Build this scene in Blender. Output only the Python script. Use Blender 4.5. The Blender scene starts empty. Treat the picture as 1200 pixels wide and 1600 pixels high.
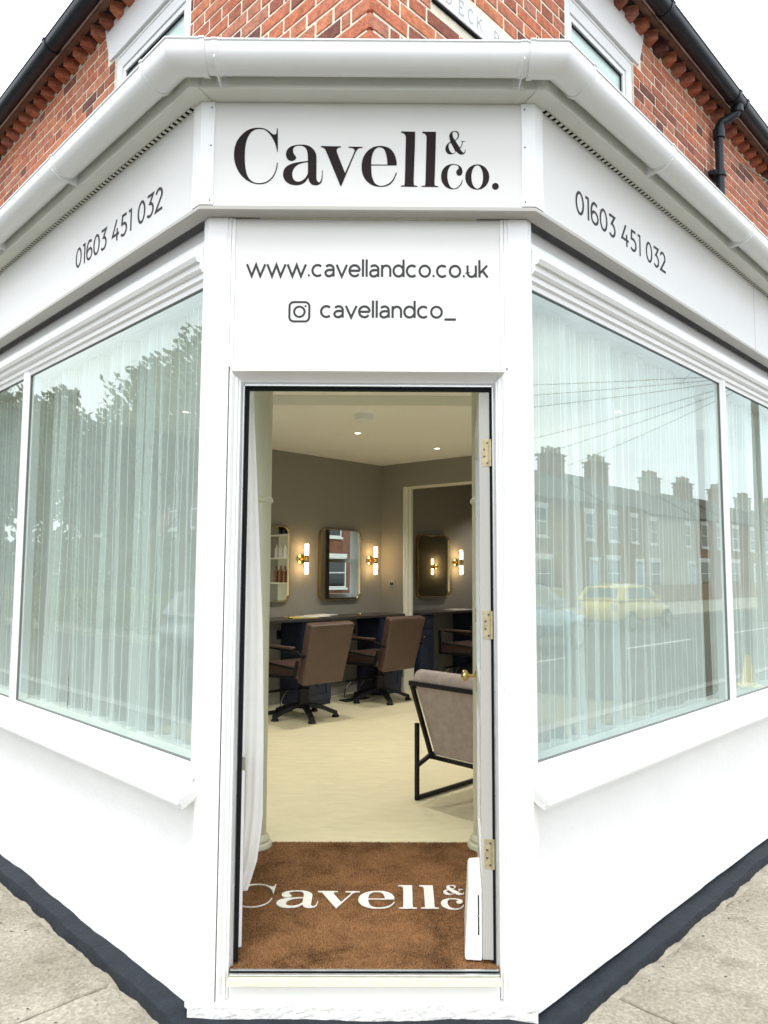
import bpy, bmesh, math, random
from mathutils import Vector, Matrix
random.seed(7)
SC = bpy.context.scene
COL = SC.collection
R_ = math.radians
# ------------------------------------------------------------------ camera, sky, sun, exposure
cam_d = bpy.data.cameras.new('camera'); cam = bpy.data.objects.new('camera', cam_d); COL.objects.link(cam)
def set_cam(loc, yaw, pitch, roll):
    cy, sy = math.cos(yaw), math.sin(yaw)
    f = Vector((-sy*math.cos(pitch), cy*math.cos(pitch), math.sin(pitch)))
    r0 = Vector((cy, sy, 0)); u0 = r0.cross(f)
    r = r0*math.cos(roll)+u0*math.sin(roll); u = -r0*math.sin(roll)+u0*math.cos(roll)
    m = Matrix((r, u, -f)).transposed().to_4x4(); m.translation = loc
    cam.matrix_world = m
set_cam((0.051, -2.497, 1.503), -0.00434, 0.08476, 0.00432)
cam_d.sensor_fit = 'VERTICAL'; cam_d.sensor_height = 24.0; cam_d.lens = 24.0*1137.6/1600.0
cam_d.clip_start = 0.05; cam_d.clip_end = 600
SC.camera = cam
SUN_EL, SUN_AZ = R_(62), R_(-168)          # azimuth measured from +Y towards +X
w = bpy.data.worlds.new('World'); SC.world = w; w.use_nodes = True
nt = w.node_tree; N = nt.nodes; L = nt.links
bg = N['Background']
sky = N.new('ShaderNodeTexSky'); sky.sky_type = 'NISHITA'; sky.sun_disc = False
sky.sun_elevation = SUN_EL; sky.sun_rotation = SUN_AZ; sky.air_density = 1.0; sky.dust_density = 2.0
tc = N.new('ShaderNodeTexCoord'); mp = N.new('ShaderNodeMapping'); mp.inputs['Scale'].default_value = (1, 1, 2.2)
nz = N.new('ShaderNodeTexNoise'); nz.inputs['Scale'].default_value = 2.6; nz.inputs['Detail'].default_value = 7; nz.inputs['Roughness'].default_value = .55
rp = N.new('ShaderNodeValToRGB'); rp.color_ramp.elements[0].position = .28; rp.color_ramp.elements[0].color = (.42, .42, .42, 1)
rp.color_ramp.elements[1].position = .52; rp.color_ramp.elements[1].color = (1, 1, 1, 1)
nz2 = N.new('ShaderNodeTexNoise'); nz2.inputs['Scale'].default_value = 1.7; nz2.inputs['Detail'].default_value = 5
rp2 = N.new('ShaderNodeValToRGB'); rp2.color_ramp.elements[0].position = .35; rp2.color_ramp.elements[0].color = (11.0, 12.2, 13.2, 1)
rp2.color_ramp.elements[1].position = .65; rp2.color_ramp.elements[1].color = (16.5, 16.6, 16.7, 1)
mx = N.new('ShaderNodeMix'); mx.data_type = 'RGBA'
L.new(tc.outputs['Generated'], mp.inputs['Vector']); L.new(mp.outputs[0], nz.inputs['Vector']); L.new(mp.outputs[0], nz2.inputs['Vector'])
L.new(nz.outputs['Fac'], rp.inputs[0]); L.new(nz2.outputs['Fac'], rp2.inputs[0])
L.new(rp.outputs[0], mx.inputs[0]); L.new(sky.outputs[0], mx.inputs[6]); L.new(rp2.outputs[0], mx.inputs[7])
L.new(mx.outputs[2], bg.inputs[0]); bg.inputs[1].default_value = 0.10
sun_d = bpy.data.lights.new('sun', 'SUN'); sun_d.energy = 1.15; sun_d.angle = R_(22); sun_d.color = (1, .97, .93)
sun = bpy.data.objects.new('sun', sun_d); COL.objects.link(sun)
sd = Vector((math.sin(SUN_AZ)*math.cos(SUN_EL), math.cos(SUN_AZ)*math.cos(SUN_EL), math.sin(SUN_EL)))
sun.rotation_euler = sd.to_track_quat('Z', 'Y').to_euler(); sun.location = (0, -6, 12)
vs = SC.view_settings
vs.view_transform = 'Standard'; vs.look = 'None'; vs.exposure = 0.78; vs.gamma = 1; vs.use_curve_mapping = False
SC.render.engine = 'CYCLES'
SC.cycles.max_bounces = 14; SC.cycles.transparent_max_bounces = 24; SC.cycles.diffuse_bounces = 6; SC.cycles.glossy_bounces = 6
SC.cycles.caustics_reflective = False; SC.cycles.caustics_refractive = False

# ------------------------------------------------------------------ materials
MATS = {}
def nodes_of(m): return m.node_tree.nodes, m.node_tree.links
def mat(name, col, rough=.5, metal=0., var=0., vscale=6., bump=0., bscale=80., col2=None, spec=.5, coord='Object', emit=None, es=0., coat=0., sheen=0., stretch=None):
    m = bpy.data.materials.new(name); m.use_nodes = True; MATS[name] = m
    N, L = nodes_of(m); b = N['Principled BSDF']
    b.inputs['Base Color'].default_value = (*col, 1); b.inputs['Roughness'].default_value = rough; b.inputs['Metallic'].default_value = metal
    b.inputs['Specular IOR Level'].default_value = spec; b.inputs['Coat Weight'].default_value = coat; b.inputs['Sheen Weight'].default_value = sheen
    if emit: b.inputs['Emission Color'].default_value = (*emit, 1); b.inputs['Emission Strength'].default_value = es
    if var or bump:
        tc = N.new('ShaderNodeTexCoord'); vec = tc.outputs[coord]
        if stretch:
            mp = N.new('ShaderNodeMapping'); mp.inputs['Scale'].default_value = stretch; L.new(vec, mp.inputs[0]); vec = mp.outputs[0]
    if var:
        n = N.new('ShaderNodeTexNoise'); n.inputs['Scale'].default_value = vscale; n.inputs['Detail'].default_value = 8; n.inputs['Roughness'].default_value = .62
        r = N.new('ShaderNodeValToRGB'); c2 = col2 or tuple(c*(1-var) for c in col)
        r.color_ramp.elements[0].position = .36; r.color_ramp.elements[0].color = (*c2, 1)
        r.color_ramp.elements[1].position = .62; r.color_ramp.elements[1].color = (*col, 1)
        L.new(vec, n.inputs['Vector']); L.new(n.outputs['Fac'], r.inputs[0]); L.new(r.outputs[0], b.inputs['Base Color'])
        mr = N.new('ShaderNodeMapRange'); mr.inputs[3].default_value = max(0, rough-.06); mr.inputs[4].default_value = min(1, rough+.08)
        L.new(n.outputs['Fac'], mr.inputs[0]); L.new(mr.outputs[0], b.inputs['Roughness'])
    if bump:
        n2 = N.new('ShaderNodeTexNoise'); n2.inputs['Scale'].default_value = bscale; n2.inputs['Detail'].default_value = 6
        bp = N.new('ShaderNodeBump'); bp.inputs['Strength'].default_value = bump; bp.inputs['Distance'].default_value = .01
        L.new(vec, n2.inputs['Vector']); L.new(n2.outputs['Fac'], bp.inputs['Height']); L.new(bp.outputs[0], b.inputs['Normal'])
    return m
mat('white_paint', (.79, .79, .785), .38, var=.03, vscale=3, bump=.08, bscale=30)
mat('white_board', (.675, .67, .65), .3, var=.035, vscale=1.6, bump=.02, bscale=8)
mat('white_render', (.80, .80, .80), .75, var=.05, vscale=2.2, bump=.35, bscale=22)
mat('upvc', (.80, .81, .81), .22, var=.02, vscale=5)
mat('eaves_upvc', (.72, .735, .67), .32, var=.06, vscale=3)
mat('step_render', (.74, .74, .72), .85, var=.16, vscale=28, bump=.9, bscale=40)
mat('plinth_paint', (.018, .023, .031), .6, var=.3, vscale=16, bump=.5, bscale=55, spec=.25)
mat('black_iron', (.013, .020, .028), .38, var=.4, vscale=9, bump=.15, bscale=60, spec=.3)
mat('black_rubber', (.006, .0065, .008), .7, spec=.15)
mat('putty', (.16, .17, .165), .7)
mat('trim_shaded', (.43, .42, .385), .4)  # fascia trim: the shade it lies in is put into the colour
mat('metal_strip', (.55, .57, .57), .35, metal=.8, var=.15, vscale=20)
mat('brass', (.72, .53, .22), .22, metal=1., var=.25, vscale=40)
mat('dull_brass', (.48, .41, .25), .5, metal=.6, var=.3, vscale=60)
mat('screw', (.12, .11, .1), .4, metal=.8)
mat('oak_threshold', (.80, .77, .58), .4, var=.25, vscale=30, stretch=(1, 8, 8))
mat('mortar', (.88, .83, .67), .9, var=.15, vscale=30, bump=.6, bscale=120)
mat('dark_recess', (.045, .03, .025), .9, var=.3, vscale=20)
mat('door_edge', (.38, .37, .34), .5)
mat('old_wood', (.30, .16, .10), .7, var=.4, vscale=12, bump=.4, bscale=40)
mat('stone', (.76, .77, .76), .85, var=.1, vscale=14, bump=.3, bscale=70)
mat('engraving', (.42, .43, .45), .8)
mat('logo_vinyl', (.020, .013, .013), .6, var=.15, vscale=20, spec=.12)
mat('text_vinyl', (.050, .049, .052), .6, spec=.12)
mat('slate', (.08, .085, .095), .55, var=.3, vscale=4)
mat('wall_taupe', (.280, .266, .228), .85, var=.03, vscale=2, bump=.05, bscale=60)
mat('ceiling_paint', (.90, .895, .845), .9, var=.03, vscale=1.5, bump=.05, bscale=40)
mat('trim_cream', (.80, .78, .66), .5, var=.03, vscale=3)
mat('column_paint', (.60, .58, .43), .32, var=.03, vscale=3)
mat('vinyl_floor', (.87, .79, .53), .42, var=.09, vscale=7, bump=.12, bscale=35, stretch=(1, 3, 1))
mat('navy_paint', (.022, .031, .062), .45, var=.12, vscale=5)
mat('counter_top', (.055, .050, .048), .35, var=.2, vscale=14)
mat('brown_leather', (.100, .060, .048), .40, var=.18, vscale=9, bump=.18, bscale=160)
mat('black_metal', (.009, .009, .010), .5, spec=.3)
mat('chrome', (.70, .70, .68), .12, metal=1.)
mat('velvet', (.41, .32, .275), .8, var=.24, vscale=22, bump=.25, bscale=120, sheen=.5)
mat('mirror_glass', (.72, .74, .70), .0, metal=1.)
mat('gold_frame', (.62, .45, .22), .25, metal=1.)
mat('plastic_white', (.86, .86, .82), .4)
mat('black_socket', (.015, .015, .015), .3)
mat('paper', (.78, .77, .74), .6)
mat('paper_yellow', (.75, .58, .12), .6)
mat('lamp_glow', (1, .82, .55), .4, emit=(1, .66, .30), es=15)
mat('spot_glow', (1, 1, 1), .4, emit=(1, .92, .75), es=5)
mat('asphalt', (.05, .051, .053), .9, var=.25, vscale=8, bump=.5, bscale=120)
mat('kerb_stone', (.26, .25, .24), .85, var=.2, vscale=9, bump=.3)
mat('house_brick', (.25, .105, .065), .85, var=.35, vscale=3)
mat('house_render', (.45, .43, .38), .85, var=.15, vscale=3)
mat('roof_tile', (.10, .09, .085), .8, var=.35, vscale=5, bump=.6, bscale=18)
mat('chimney_pot', (.36, .27, .18), .8, var=.25, vscale=8)
mat('window_dark', (.03, .035, .04), .08)
mat('car_yellow', (.55, .38, .03), .25, coat=.7)
mat('car_blue', (.10, .20, .34), .25, coat=.7)
mat('car_silver', (.16, .17, .19), .25, metal=.5, coat=.7)
mat('car_glass', (.03, .04, .045), .04)
mat('tyre', (.015, .015, .016), .85)
mat('lens', (.6, .6, .6), .1)
mat('bark', (.10, .075, .05), .9, var=.4, vscale=12, bump=.8, bscale=30, stretch=(1, 1, .2))
mat('wood_pole', (.13, .10, .075), .85, var=.35, vscale=12, bump=.5, bscale=50, stretch=(1, 1, .15))
mat('copper_bottle', (.28, .13, .07), .25, metal=.6)
mat('bottle_black', (.012, .012, .014), .2)

def leaf_mat(name, c1, c2):
    m = bpy.data.materials.new(name); m.use_nodes = True; MATS[name] = m
    N, L = nodes_of(m); b = N['Principled BSDF']; b.inputs['Roughness'].default_value = .55
    g = N.new('ShaderNodeNewGeometry'); r = N.new('ShaderNodeValToRGB')
    r.color_ramp.elements[0].color = (*c1, 1); r.color_ramp.elements[1].color = (*c2, 1)
    L.new(g.outputs['Random Per Island'], r.inputs[0]); L.new(r.outputs[0], b.inputs['Base Color'])
    tr = N.new('ShaderNodeBsdfTranslucent'); L.new(r.outputs[0], tr.inputs[0]); ms = N.new('ShaderNodeMixShader'); ms.inputs[0].default_value = .3
    L.new(b.outputs[0], ms.inputs[1]); L.new(tr.outputs[0], ms.inputs[2]); L.new(ms.outputs[0], N['Material Output'].inputs[0])
leaf_mat('leaf_dark', (.025, .055, .018), (.07, .12, .035))
leaf_mat('leaf_mid', (.04, .085, .02), (.10, .16, .04))
leaf_mat('leaf_light', (.11, .18, .03), (.20, .27, .06))

def brick_mat():
    m = bpy.data.materials.new('brick'); m.use_nodes = True; MATS['brick'] = m
    N, L = nodes_of(m); b = N['Principled BSDF']; b.inputs['Roughness'].default_value = .85
    g = N.new('ShaderNodeNewGeometry'); oi = N.new('ShaderNodeObjectInfo')
    ad = N.new('ShaderNodeMath'); ad.operation = 'ADD'; fr = N.new('ShaderNodeMath'); fr.operation = 'FRACT'
    L.new(g.outputs['Random Per Island'], ad.inputs[0]); L.new(oi.outputs['Random'], ad.inputs[1]); L.new(ad.outputs[0], fr.inputs[0])
    r = N.new('ShaderNodeValToRGB'); cr = r.color_ramp; cr.interpolation = 'LINEAR'
    cols = [(0, (.14, .055, .045)), (.07, (.27, .085, .052)), (.20, (.47, .145, .080)), (.55, (.60, .185, .088)), (.8, (.50, .20, .13)), (1, (.66, .225, .100))]
    cr.elements[0].position = 0; cr.elements[0].color = (*cols[0][1], 1); cr.elements[1].position = 1; cr.elements[1].color = (*cols[-1][1], 1)
    for p, c in cols[1:-1]: e = cr.elements.new(p); e.color = (*c, 1)
    L.new(fr.outputs[0], r.inputs[0])
    n = N.new('ShaderNodeTexNoise'); n.inputs['Scale'].default_value = 26; n.inputs['Detail'].default_value = 9; n.inputs['Roughness'].default_value = .7
    L.new(g.outputs['Position'], n.inputs['Vector'])
    r2 = N.new('ShaderNodeValToRGB'); r2.color_ramp.elements[0].position = .38; r2.color_ramp.elements[0].color = (.5, .5, .55, 1); r2.color_ramp.elements[1].position = .6; r2.color_ramp.elements[1].color = (1.1, 1.08, 1.05, 1)
    L.new(n.outputs['Fac'], r2.inputs[0])
    mm = N.new('ShaderNodeMix'); mm.data_type = 'RGBA'; mm.blend_type = 'MULTIPLY'; mm.inputs[0].default_value = .75
    L.new(r.outputs[0], mm.inputs[6]); L.new(r2.outputs[0], mm.inputs[7]); L.new(mm.outputs[2], b.inputs['Base Color'])
    n3 = N.new('ShaderNodeTexNoise'); n3.inputs['Scale'].default_value = 90; n3.inputs['Detail'].default_value = 6; L.new(g.outputs['Position'], n3.inputs['Vector'])
    bp = N.new('ShaderNodeBump'); bp.inputs['Strength'].default_value = .8; bp.inputs['Distance'].default_value = .008
    L.new(n3.outputs['Fac'], bp.inputs['Height']); L.new(bp.outputs[0], b.inputs['Normal'])
brick_mat()

def concrete_mat():
    m = bpy.data.materials.new('concrete'); m.use_nodes = True; MATS['concrete'] = m
    N, L = nodes_of(m); b = N['Principled BSDF']; b.inputs['Roughness'].default_value = .9
    g = N.new('ShaderNodeNewGeometry')
    def noise(sc, d=8):
        n = N.new('ShaderNodeTexNoise'); n.inputs['Scale'].default_value = sc; n.inputs['Detail'].default_value = d; L.new(g.outputs['Position'], n.inputs['Vector']); return n
    def ramp(src, p0, c0, p1, c1):
        r = N.new('ShaderNodeValToRGB'); r.color_ramp.elements[0].position = p0; r.color_ramp.elements[0].color = (*c0, 1); r.color_ramp.elements[1].position = p1; r.color_ramp.elements[1].color = (*c1, 1)
        L.new(src, r.inputs[0]); return r
    a = ramp(noise(2.3).outputs['Fac'], .35, (.26, .235, .185), .66, (.36, .34, .29))
    v = N.new('ShaderNodeTexVoronoi'); v.inputs['Scale'].default_value = 95; L.new(g.outputs['Position'], v.inputs['Vector'])
    sp = ramp(v.outputs['Color'], .1, (.84, .83, .80), .95, (1.25, 1.24, 1.2))
    f = ramp(noise(70, 6).outputs['Fac'], .36, (.78, .76, .73), .62, (1.10, 1.10, 1.08))
    m1 = N.new('ShaderNodeMix'); m1.data_type = 'RGBA'; m1.blend_type = 'MULTIPLY'; m1.inputs[0].default_value = .85
    m2 = N.new('ShaderNodeMix'); m2.data_type = 'RGBA'; m2.blend_type = 'MULTIPLY'; m2.inputs[0].default_value = .8
    L.new(a.outputs[0], m1.inputs[6]); L.new(f.outputs[0], m1.inputs[7]); L.new(m1.outputs[2], m2.inputs[6]); L.new(sp.outputs[0], m2.inputs[7]); L.new(m2.outputs[2], b.inputs['Base Color'])
    bp = N.new('ShaderNodeBump'); bp.inputs['Strength'].default_value = .6; bp.inputs['Distance'].default_value = .006
    st = ramp(noise(5.5, 10).outputs['Fac'], .30, (.55, .52, .46), .44, (1, 1, 1)); m3 = N.new('ShaderNodeMix'); m3.data_type = 'RGBA'; m3.blend_type = 'MULTIPLY'; m3.inputs[0].default_value = .7
    L.new(m2.outputs[2], m3.inputs[6]); L.new(st.outputs[0], m3.inputs[7]); L.new(m3.outputs[2], b.inputs['Base Color'])
    L.new(noise(110, 5).outputs['Fac'], bp.inputs['Height']); L.new(bp.outputs[0], b.inputs['Normal'])
concrete_mat()
mat('mortar_fillet', (.36, .325, .255), .9, var=.3, vscale=18, bump=.9, bscale=70)
mat('joint_dark', (.10, .09, .075), .95, var=.3, vscale=30)

def coir_mat(name, c0, c1):
    m = bpy.data.materials.new(name); m.use_nodes = True; MATS[name] = m
    N, L = nodes_of(m); b = N['Principled BSDF']; b.inputs['Roughness'].default_value = .95; b.inputs['Specular IOR Level'].default_value = .1
    g = N.new('ShaderNodeNewGeometry')
    n = N.new('ShaderNodeTexNoise'); n.inputs['Scale'].default_value = 5; n.inputs['Detail'].default_value = 9; n.inputs['Roughness'].default_value = .68; n.inputs['Distortion'].default_value = .25
    L.new(g.outputs['Position'], n.inputs['Vector'])
    n2 = N.new('ShaderNodeTexNoise'); n2.inputs['Scale'].default_value = 210; n2.inputs['Detail'].default_value = 3; L.new(g.outputs['Position'], n2.inputs['Vector'])
    ad = N.new('ShaderNodeMath'); ad.operation = 'MULTIPLY_ADD'; ad.inputs[1].default_value = .85; L.new(n2.outputs['Fac'], ad.inputs[0]); L.new(n.outputs['Fac'], ad.inputs[2])
    r = N.new('ShaderNodeValToRGB'); r.color_ramp.elements[0].position = .64; r.color_ramp.elements[0].color = (*c0, 1); r.color_ramp.elements[1].position = 1.08; r.color_ramp.elements[1].color = (*c1, 1)
    L.new(ad.outputs[0], r.inputs[0]); L.new(r.outputs[0], b.inputs['Base Color'])
    bp = N.new('ShaderNodeBump'); bp.inputs['Strength'].default_value = .8; bp.inputs['Distance'].default_value = .006
    L.new(n2.outputs['Fac'], bp.inputs['Height']); L.new(bp.outputs[0], b.inputs['Normal'])
coir_mat('mat_pile', (.034, .015, .006), (.29, .150, .068))
coir_mat('mat_letter', (.74, .71, .62), (.86, .85, .78))

def glass_mat(name, tint, ior=1.5, rough=0.):
    m = bpy.data.materials.new(name); m.use_nodes = True; MATS[name] = m
    N, L = nodes_of(m); N.remove(N['Principled BSDF'])
    t = N.new('ShaderNodeBsdfTransparent'); t.inputs[0].default_value = (*tint, 1)
    g = N.new('ShaderNodeBsdfGlossy'); g.inputs[0].default_value = (.90, 1, .975, 1); g.inputs['Roughness'].default_value = rough
    f = N.new('ShaderNodeFresnel'); f.inputs[0].default_value = ior
    geo = N.new('ShaderNodeNewGeometry'); iv = N.new('ShaderNodeMath'); iv.operation = 'SUBTRACT'; iv.inputs[0].default_value = 1; L.new(geo.outputs['Backfacing'], iv.inputs[1])
    ml = N.new('ShaderNodeMath'); ml.operation = 'MULTIPLY'; L.new(f.outputs[0], ml.inputs[0]); L.new(iv.outputs[0], ml.inputs[1])
    ms = N.new('ShaderNodeMixShader'); L.new(ml.outputs[0], ms.inputs[0]); L.new(t.outputs[0], ms.inputs[1]); L.new(g.outputs[0], ms.inputs[2])
    L.new(ms.outputs[0], N['Material Output'].inputs[0])
glass_mat('shop_glass', (.935, .984, .974), 2.4)
glass_mat('clear_glass', (.92, .97, .95), 1.5)
glass_mat('frosted_glass', (.8, .8, .78), 1.45, .1)

def curtain_mat(name, opac, col, stripe=.042, sw=.11):
    m = bpy.data.materials.new(name); m.use_nodes = True; MATS[name] = m
    N, L = nodes_of(m); N.remove(N['Principled BSDF'])
    uv = N.new('ShaderNodeUVMap'); uv.uv_map = 'cloth'; sx = N.new('ShaderNodeSeparateXYZ'); L.new(uv.outputs[0], sx.inputs[0])
    dv = N.new('ShaderNodeMath'); dv.operation = 'DIVIDE'; dv.inputs[1].default_value = stripe; L.new(sx.outputs[0], dv.inputs[0])
    fr = N.new('ShaderNodeMath'); fr.operation = 'FRACT'; L.new(dv.outputs[0], fr.inputs[0])
    lt = N.new('ShaderNodeMath'); lt.operation = 'LESS_THAN'; lt.inputs[1].default_value = sw; L.new(fr.outputs[0], lt.inputs[0])
    hm = N.new('ShaderNodeMath'); hm.operation = 'LESS_THAN'; hm.inputs[1].default_value = .075; L.new(sx.outputs[1], hm.inputs[0])
    n = N.new('ShaderNodeTexNoise'); n.inputs['Scale'].default_value = 9; n.inputs['Detail'].default_value = 4; tc = N.new('ShaderNodeTexCoord'); L.new(tc.outputs['Object'], n.inputs[0])
    mr = N.new('ShaderNodeMapRange'); mr.inputs[3].default_value = opac-.08; mr.inputs[4].default_value = opac+.08; L.new(n.outputs[0], mr.inputs[0])
    mx1 = N.new('ShaderNodeMath'); mx1.operation = 'MAXIMUM'; sc = N.new('ShaderNodeMath'); sc.operation = 'MULTIPLY'; sc.inputs[1].default_value = .96; L.new(lt.outputs[0], sc.inputs[0])
    L.new(mr.outputs[0], mx1.inputs[0]); L.new(sc.outputs[0], mx1.inputs[1])
    sc2 = N.new('ShaderNodeMath'); sc2.operation = 'MULTIPLY'; sc2.inputs[1].default_value = min(.95, opac+.22); L.new(hm.outputs[0], sc2.inputs[0])
    mx2 = N.new('ShaderNodeMath'); mx2.operation = 'MAXIMUM'; L.new(mx1.outputs[0], mx2.inputs[0]); L.new(sc2.outputs[0], mx2.inputs[1])
    d = N.new('ShaderNodeBsdfDiffuse'); d.inputs[0].default_value = (*col, 1); tr = N.new('ShaderNodeBsdfTranslucent'); tr.inputs[0].default_value = (*col, 1)
    a = N.new('ShaderNodeMixShader'); a.inputs[0].default_value = .35; L.new(d.outputs[0], a.inputs[1]); L.new(tr.outputs[0], a.inputs[2])
    t = N.new('ShaderNodeBsdfTransparent'); o = N.new('ShaderNodeMixShader')
    L.new(mx2.outputs[0], o.inputs[0]); L.new(t.outputs[0], o.inputs[1]); L.new(a.outputs[0], o.inputs[2]); L.new(o.outputs[0], N['Material Output'].inputs[0])
curtain_mat('sheer_fabric', .60, (.95, .96, .955), stripe=.034, sw=.10)
curtain_mat('voile_fabric', .93, (.95, .955, .96))

# ------------------------------------------------------------------ geometry helpers
W = .565; S = math.sqrt(.5)
def fL(t, o, z): return (-W-S*t-S*o, S*t-S*o, z)      # along the left street front: t away from the door, o outwards
def fR(t, o, z): return (W+S*t+S*o, S*t-S*o, z)
def fF(x, o, z): return (x, -o, z)
def fI(x, y, z): return (x, y, z)
CX, CY = .055, 6.05                                     # far corner of the salon
def fW(u, o, z): return (CX-S*u+S*o, CY-S*u-S*o, z)     # mirror wall: u from the corner towards the left front, o into the room
PA = R_(39)
def fP(v, o, z): return (CX+math.cos(PA)*v-math.sin(PA)*o, CY-math.sin(PA)*v-math.cos(PA)*o, z)  # partition wall
class G:
    def __init__(s): s.v = []; s.f = []; s.uv = []
    def add(s, vs, fs):
        n = len(s.v); s.v += [tuple(p) for p in vs]; s.f += [tuple(i+n for i in f) for f in fs]; return s
    def box(s, a0, a1, b0, b1, c0, c1, f=fI):
        vs = [f(a, b, c) for c in (c0, c1) for b in (b0, b1) for a in (a0, a1)]
        return s.add(vs, [(0, 2, 3, 1), (4, 5, 7, 6), (0, 1, 5, 4), (2, 6, 7, 3), (0, 4, 6, 2), (1, 3, 7, 5)])
    def loft(s, rings, closed=True, cap=True):
        n = len(rings[0]); vs = [p for r in rings for p in r]; fs = []
        for i in range(len(rings)-1):
            for j in range(n if closed else n-1):
                k = (j+1) % n; fs.append((i*n+j, i*n+k, (i+1)*n+k, (i+1)*n+j))
        if cap and closed: fs.append(tuple(range(n-1, -1, -1))); fs.append(tuple(range((len(rings)-1)*n, len(rings)*n)))
        return s.add(vs, fs)
    def prism(s, prof, a0, a1, f=fI, ax=0):   # profile (b, c) pushed along a
        return s.loft([[f(a, b, c) for b, c in prof] for a in (a0, a1)])
    def lathe(s, prof, c=(0, 0, 0), n=24, axis='z', cap=True):
        rings = []
        for r, z in prof:
            ring = []
            for i in range(n):
                an = 2*math.pi*i/n; x, y = r*math.cos(an), r*math.sin(an)
                p = (x, y, z) if axis == 'z' else ((x, z, y) if axis == 'y' else (z, x, y))
                ring.append((c[0]+p[0], c[1]+p[1], c[2]+p[2]))
            rings.append(ring)
        return s.loft(rings, True, cap)
    def tube(s, pts, r, n=10, rad=None):
        pts = [Vector(p) for p in pts]; rings = []; prev = None
        for i, p in enumerate(pts):
            d = (pts[min(i+1, len(pts)-1)]-pts[max(i-1, 0)]).normalized()
            if prev is None:
                a = d.orthogonal().normalized()
            else:
                a = (prev-d*prev.dot(d)); a = a.normalized() if a.length > 1e-6 else d.orthogonal().normalized()
            prev = a; b = d.cross(a); rr = rad[i] if rad else r
            rings.append([tuple(p+a*rr*math.cos(2*math.pi*k/n)+b*rr*math.sin(2*math.pi*k/n)) for k in range(n)])
        return s.loft(rings)
    def bar(s, p, q, w, h, up=(0, 0, 1)):
        p, q = Vector(p), Vector(q); d = (q-p).normalized(); u = Vector(up); a = d.cross(u)
        if a.length < 1e-4: a = d.cross(Vector((1, 0, 0)))
        a.normalize(); b = a.cross(d)
        ring = lambda c: [tuple(c+a*x*w/2+b*y*h/2) for x, y in ((-1, -1), (1, -1), (1, 1), (-1, 1))]
        return s.loft([ring(p), ring(q)])
def build(name, g, m, parent=None, bevel=0, smooth=False, seg=2, recalc=True):
    me = bpy.data.meshes.new(name); me.from_pydata(g.v, [], g.f)
    if recalc:
        bm = bmesh.new(); bm.from_mesh(me); bmesh.ops.recalc_face_normals(bm, faces=bm.faces); bm.to_mesh(me); bm.free()
    if g.uv:
        ul = me.uv_layers.new(name='cloth')
        for lp in me.loops: ul.data[lp.index].uv = g.uv[lp.vertex_index]
    me.materials.append(MATS[m] if isinstance(m, str) else m)
    if smooth:
        me.polygons.foreach_set('use_smooth', [True]*len(me.polygons))
        if smooth != 'all': me.set_sharp_from_angle(angle=R_(35))
    o = bpy.data.objects.new(name, me); COL.objects.link(o)
    if bevel:
        b = o.modifiers.new('bevel', 'BEVEL'); b.width = bevel; b.segments = seg; b.limit_method = 'ANGLE'; b.angle_limit = R_(40)
    if parent is not None: attach(o, parent)
    return o
def attach(o, parent):
    o.parent = parent
    if parent.get('local'): o['local'] = 1
    elif parent.parent is None: o.matrix_parent_inverse = Matrix.Translation(-Vector(parent.location))
def tag(o, label=None, cat=None, group=None, kind=None):
    if label: o['label'] = label
    if cat: o['category'] = cat
    if group: o['group'] = group
    if kind: o['kind'] = kind
    return o
def thing(name, label, cat, loc=(0, 0, 0), group=None, local=False):
    o = bpy.data.objects.new(name, None); COL.objects.link(o); o.empty_display_size = .1
    o.location = (0, 0, 0) if local else loc
    if local: o['local'] = 1
    return tag(o, label, cat, group)
def place(o, loc, rz=0):
    o.location = loc; o.rotation_euler = (0, 0, rz); return o
def copy_tree(o, parent=None, label=None):
    c = o.copy(); COL.objects.link(c); c.parent = parent
    if label: c['label'] = label
    for ch in list(o.children): copy_tree(ch, c)
    return c
def corner(side, o): return ((-1 if side == 'L' else 1)*(W+math.tan(R_(22.5))*o), -o)
def sweep(g, prof, seg, t1=0, closed=True, cap=True):
    rings = []
    if seg in ('L', 'R'):
        f = fL if seg == 'L' else fR
        rings.append([f(t1, o, z) for o, z in prof]); rings.append([(*corner(seg, o), z) for o, z in prof])
    else:
        rings = [[(*corner(sd, o), z) for o, z in prof] for sd in 'LR']
    return g.loft(rings, closed, cap)
def smooth_poly(pts, sub=3, ang=48):
    n = len(pts); P = [Vector(p) for p in pts]; cor = []
    for i in range(n):
        a = P[i]-P[i-1]; b = P[(i+1) % n]-P[i]; cor.append(a.length < 1e-9 or b.length < 1e-9 or a.angle(b) > R_(ang))
    out = []
    for i in range(n):
        p1, p2 = P[i], P[(i+1) % n]
        p0 = P[i-1] if not cor[i] else p1-(p2-p1); p3 = P[(i+2) % n] if not cor[(i+1) % n] else p2+(p2-p1)
        for k in range(sub):
            t = k/sub
            out.append(.5*((2*p1)+(-p0+p2)*t+(2*p0-5*p1+4*p2-p3)*t*t+(-p0+3*p1-3*p2+p3)*t**3))
    return out
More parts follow.
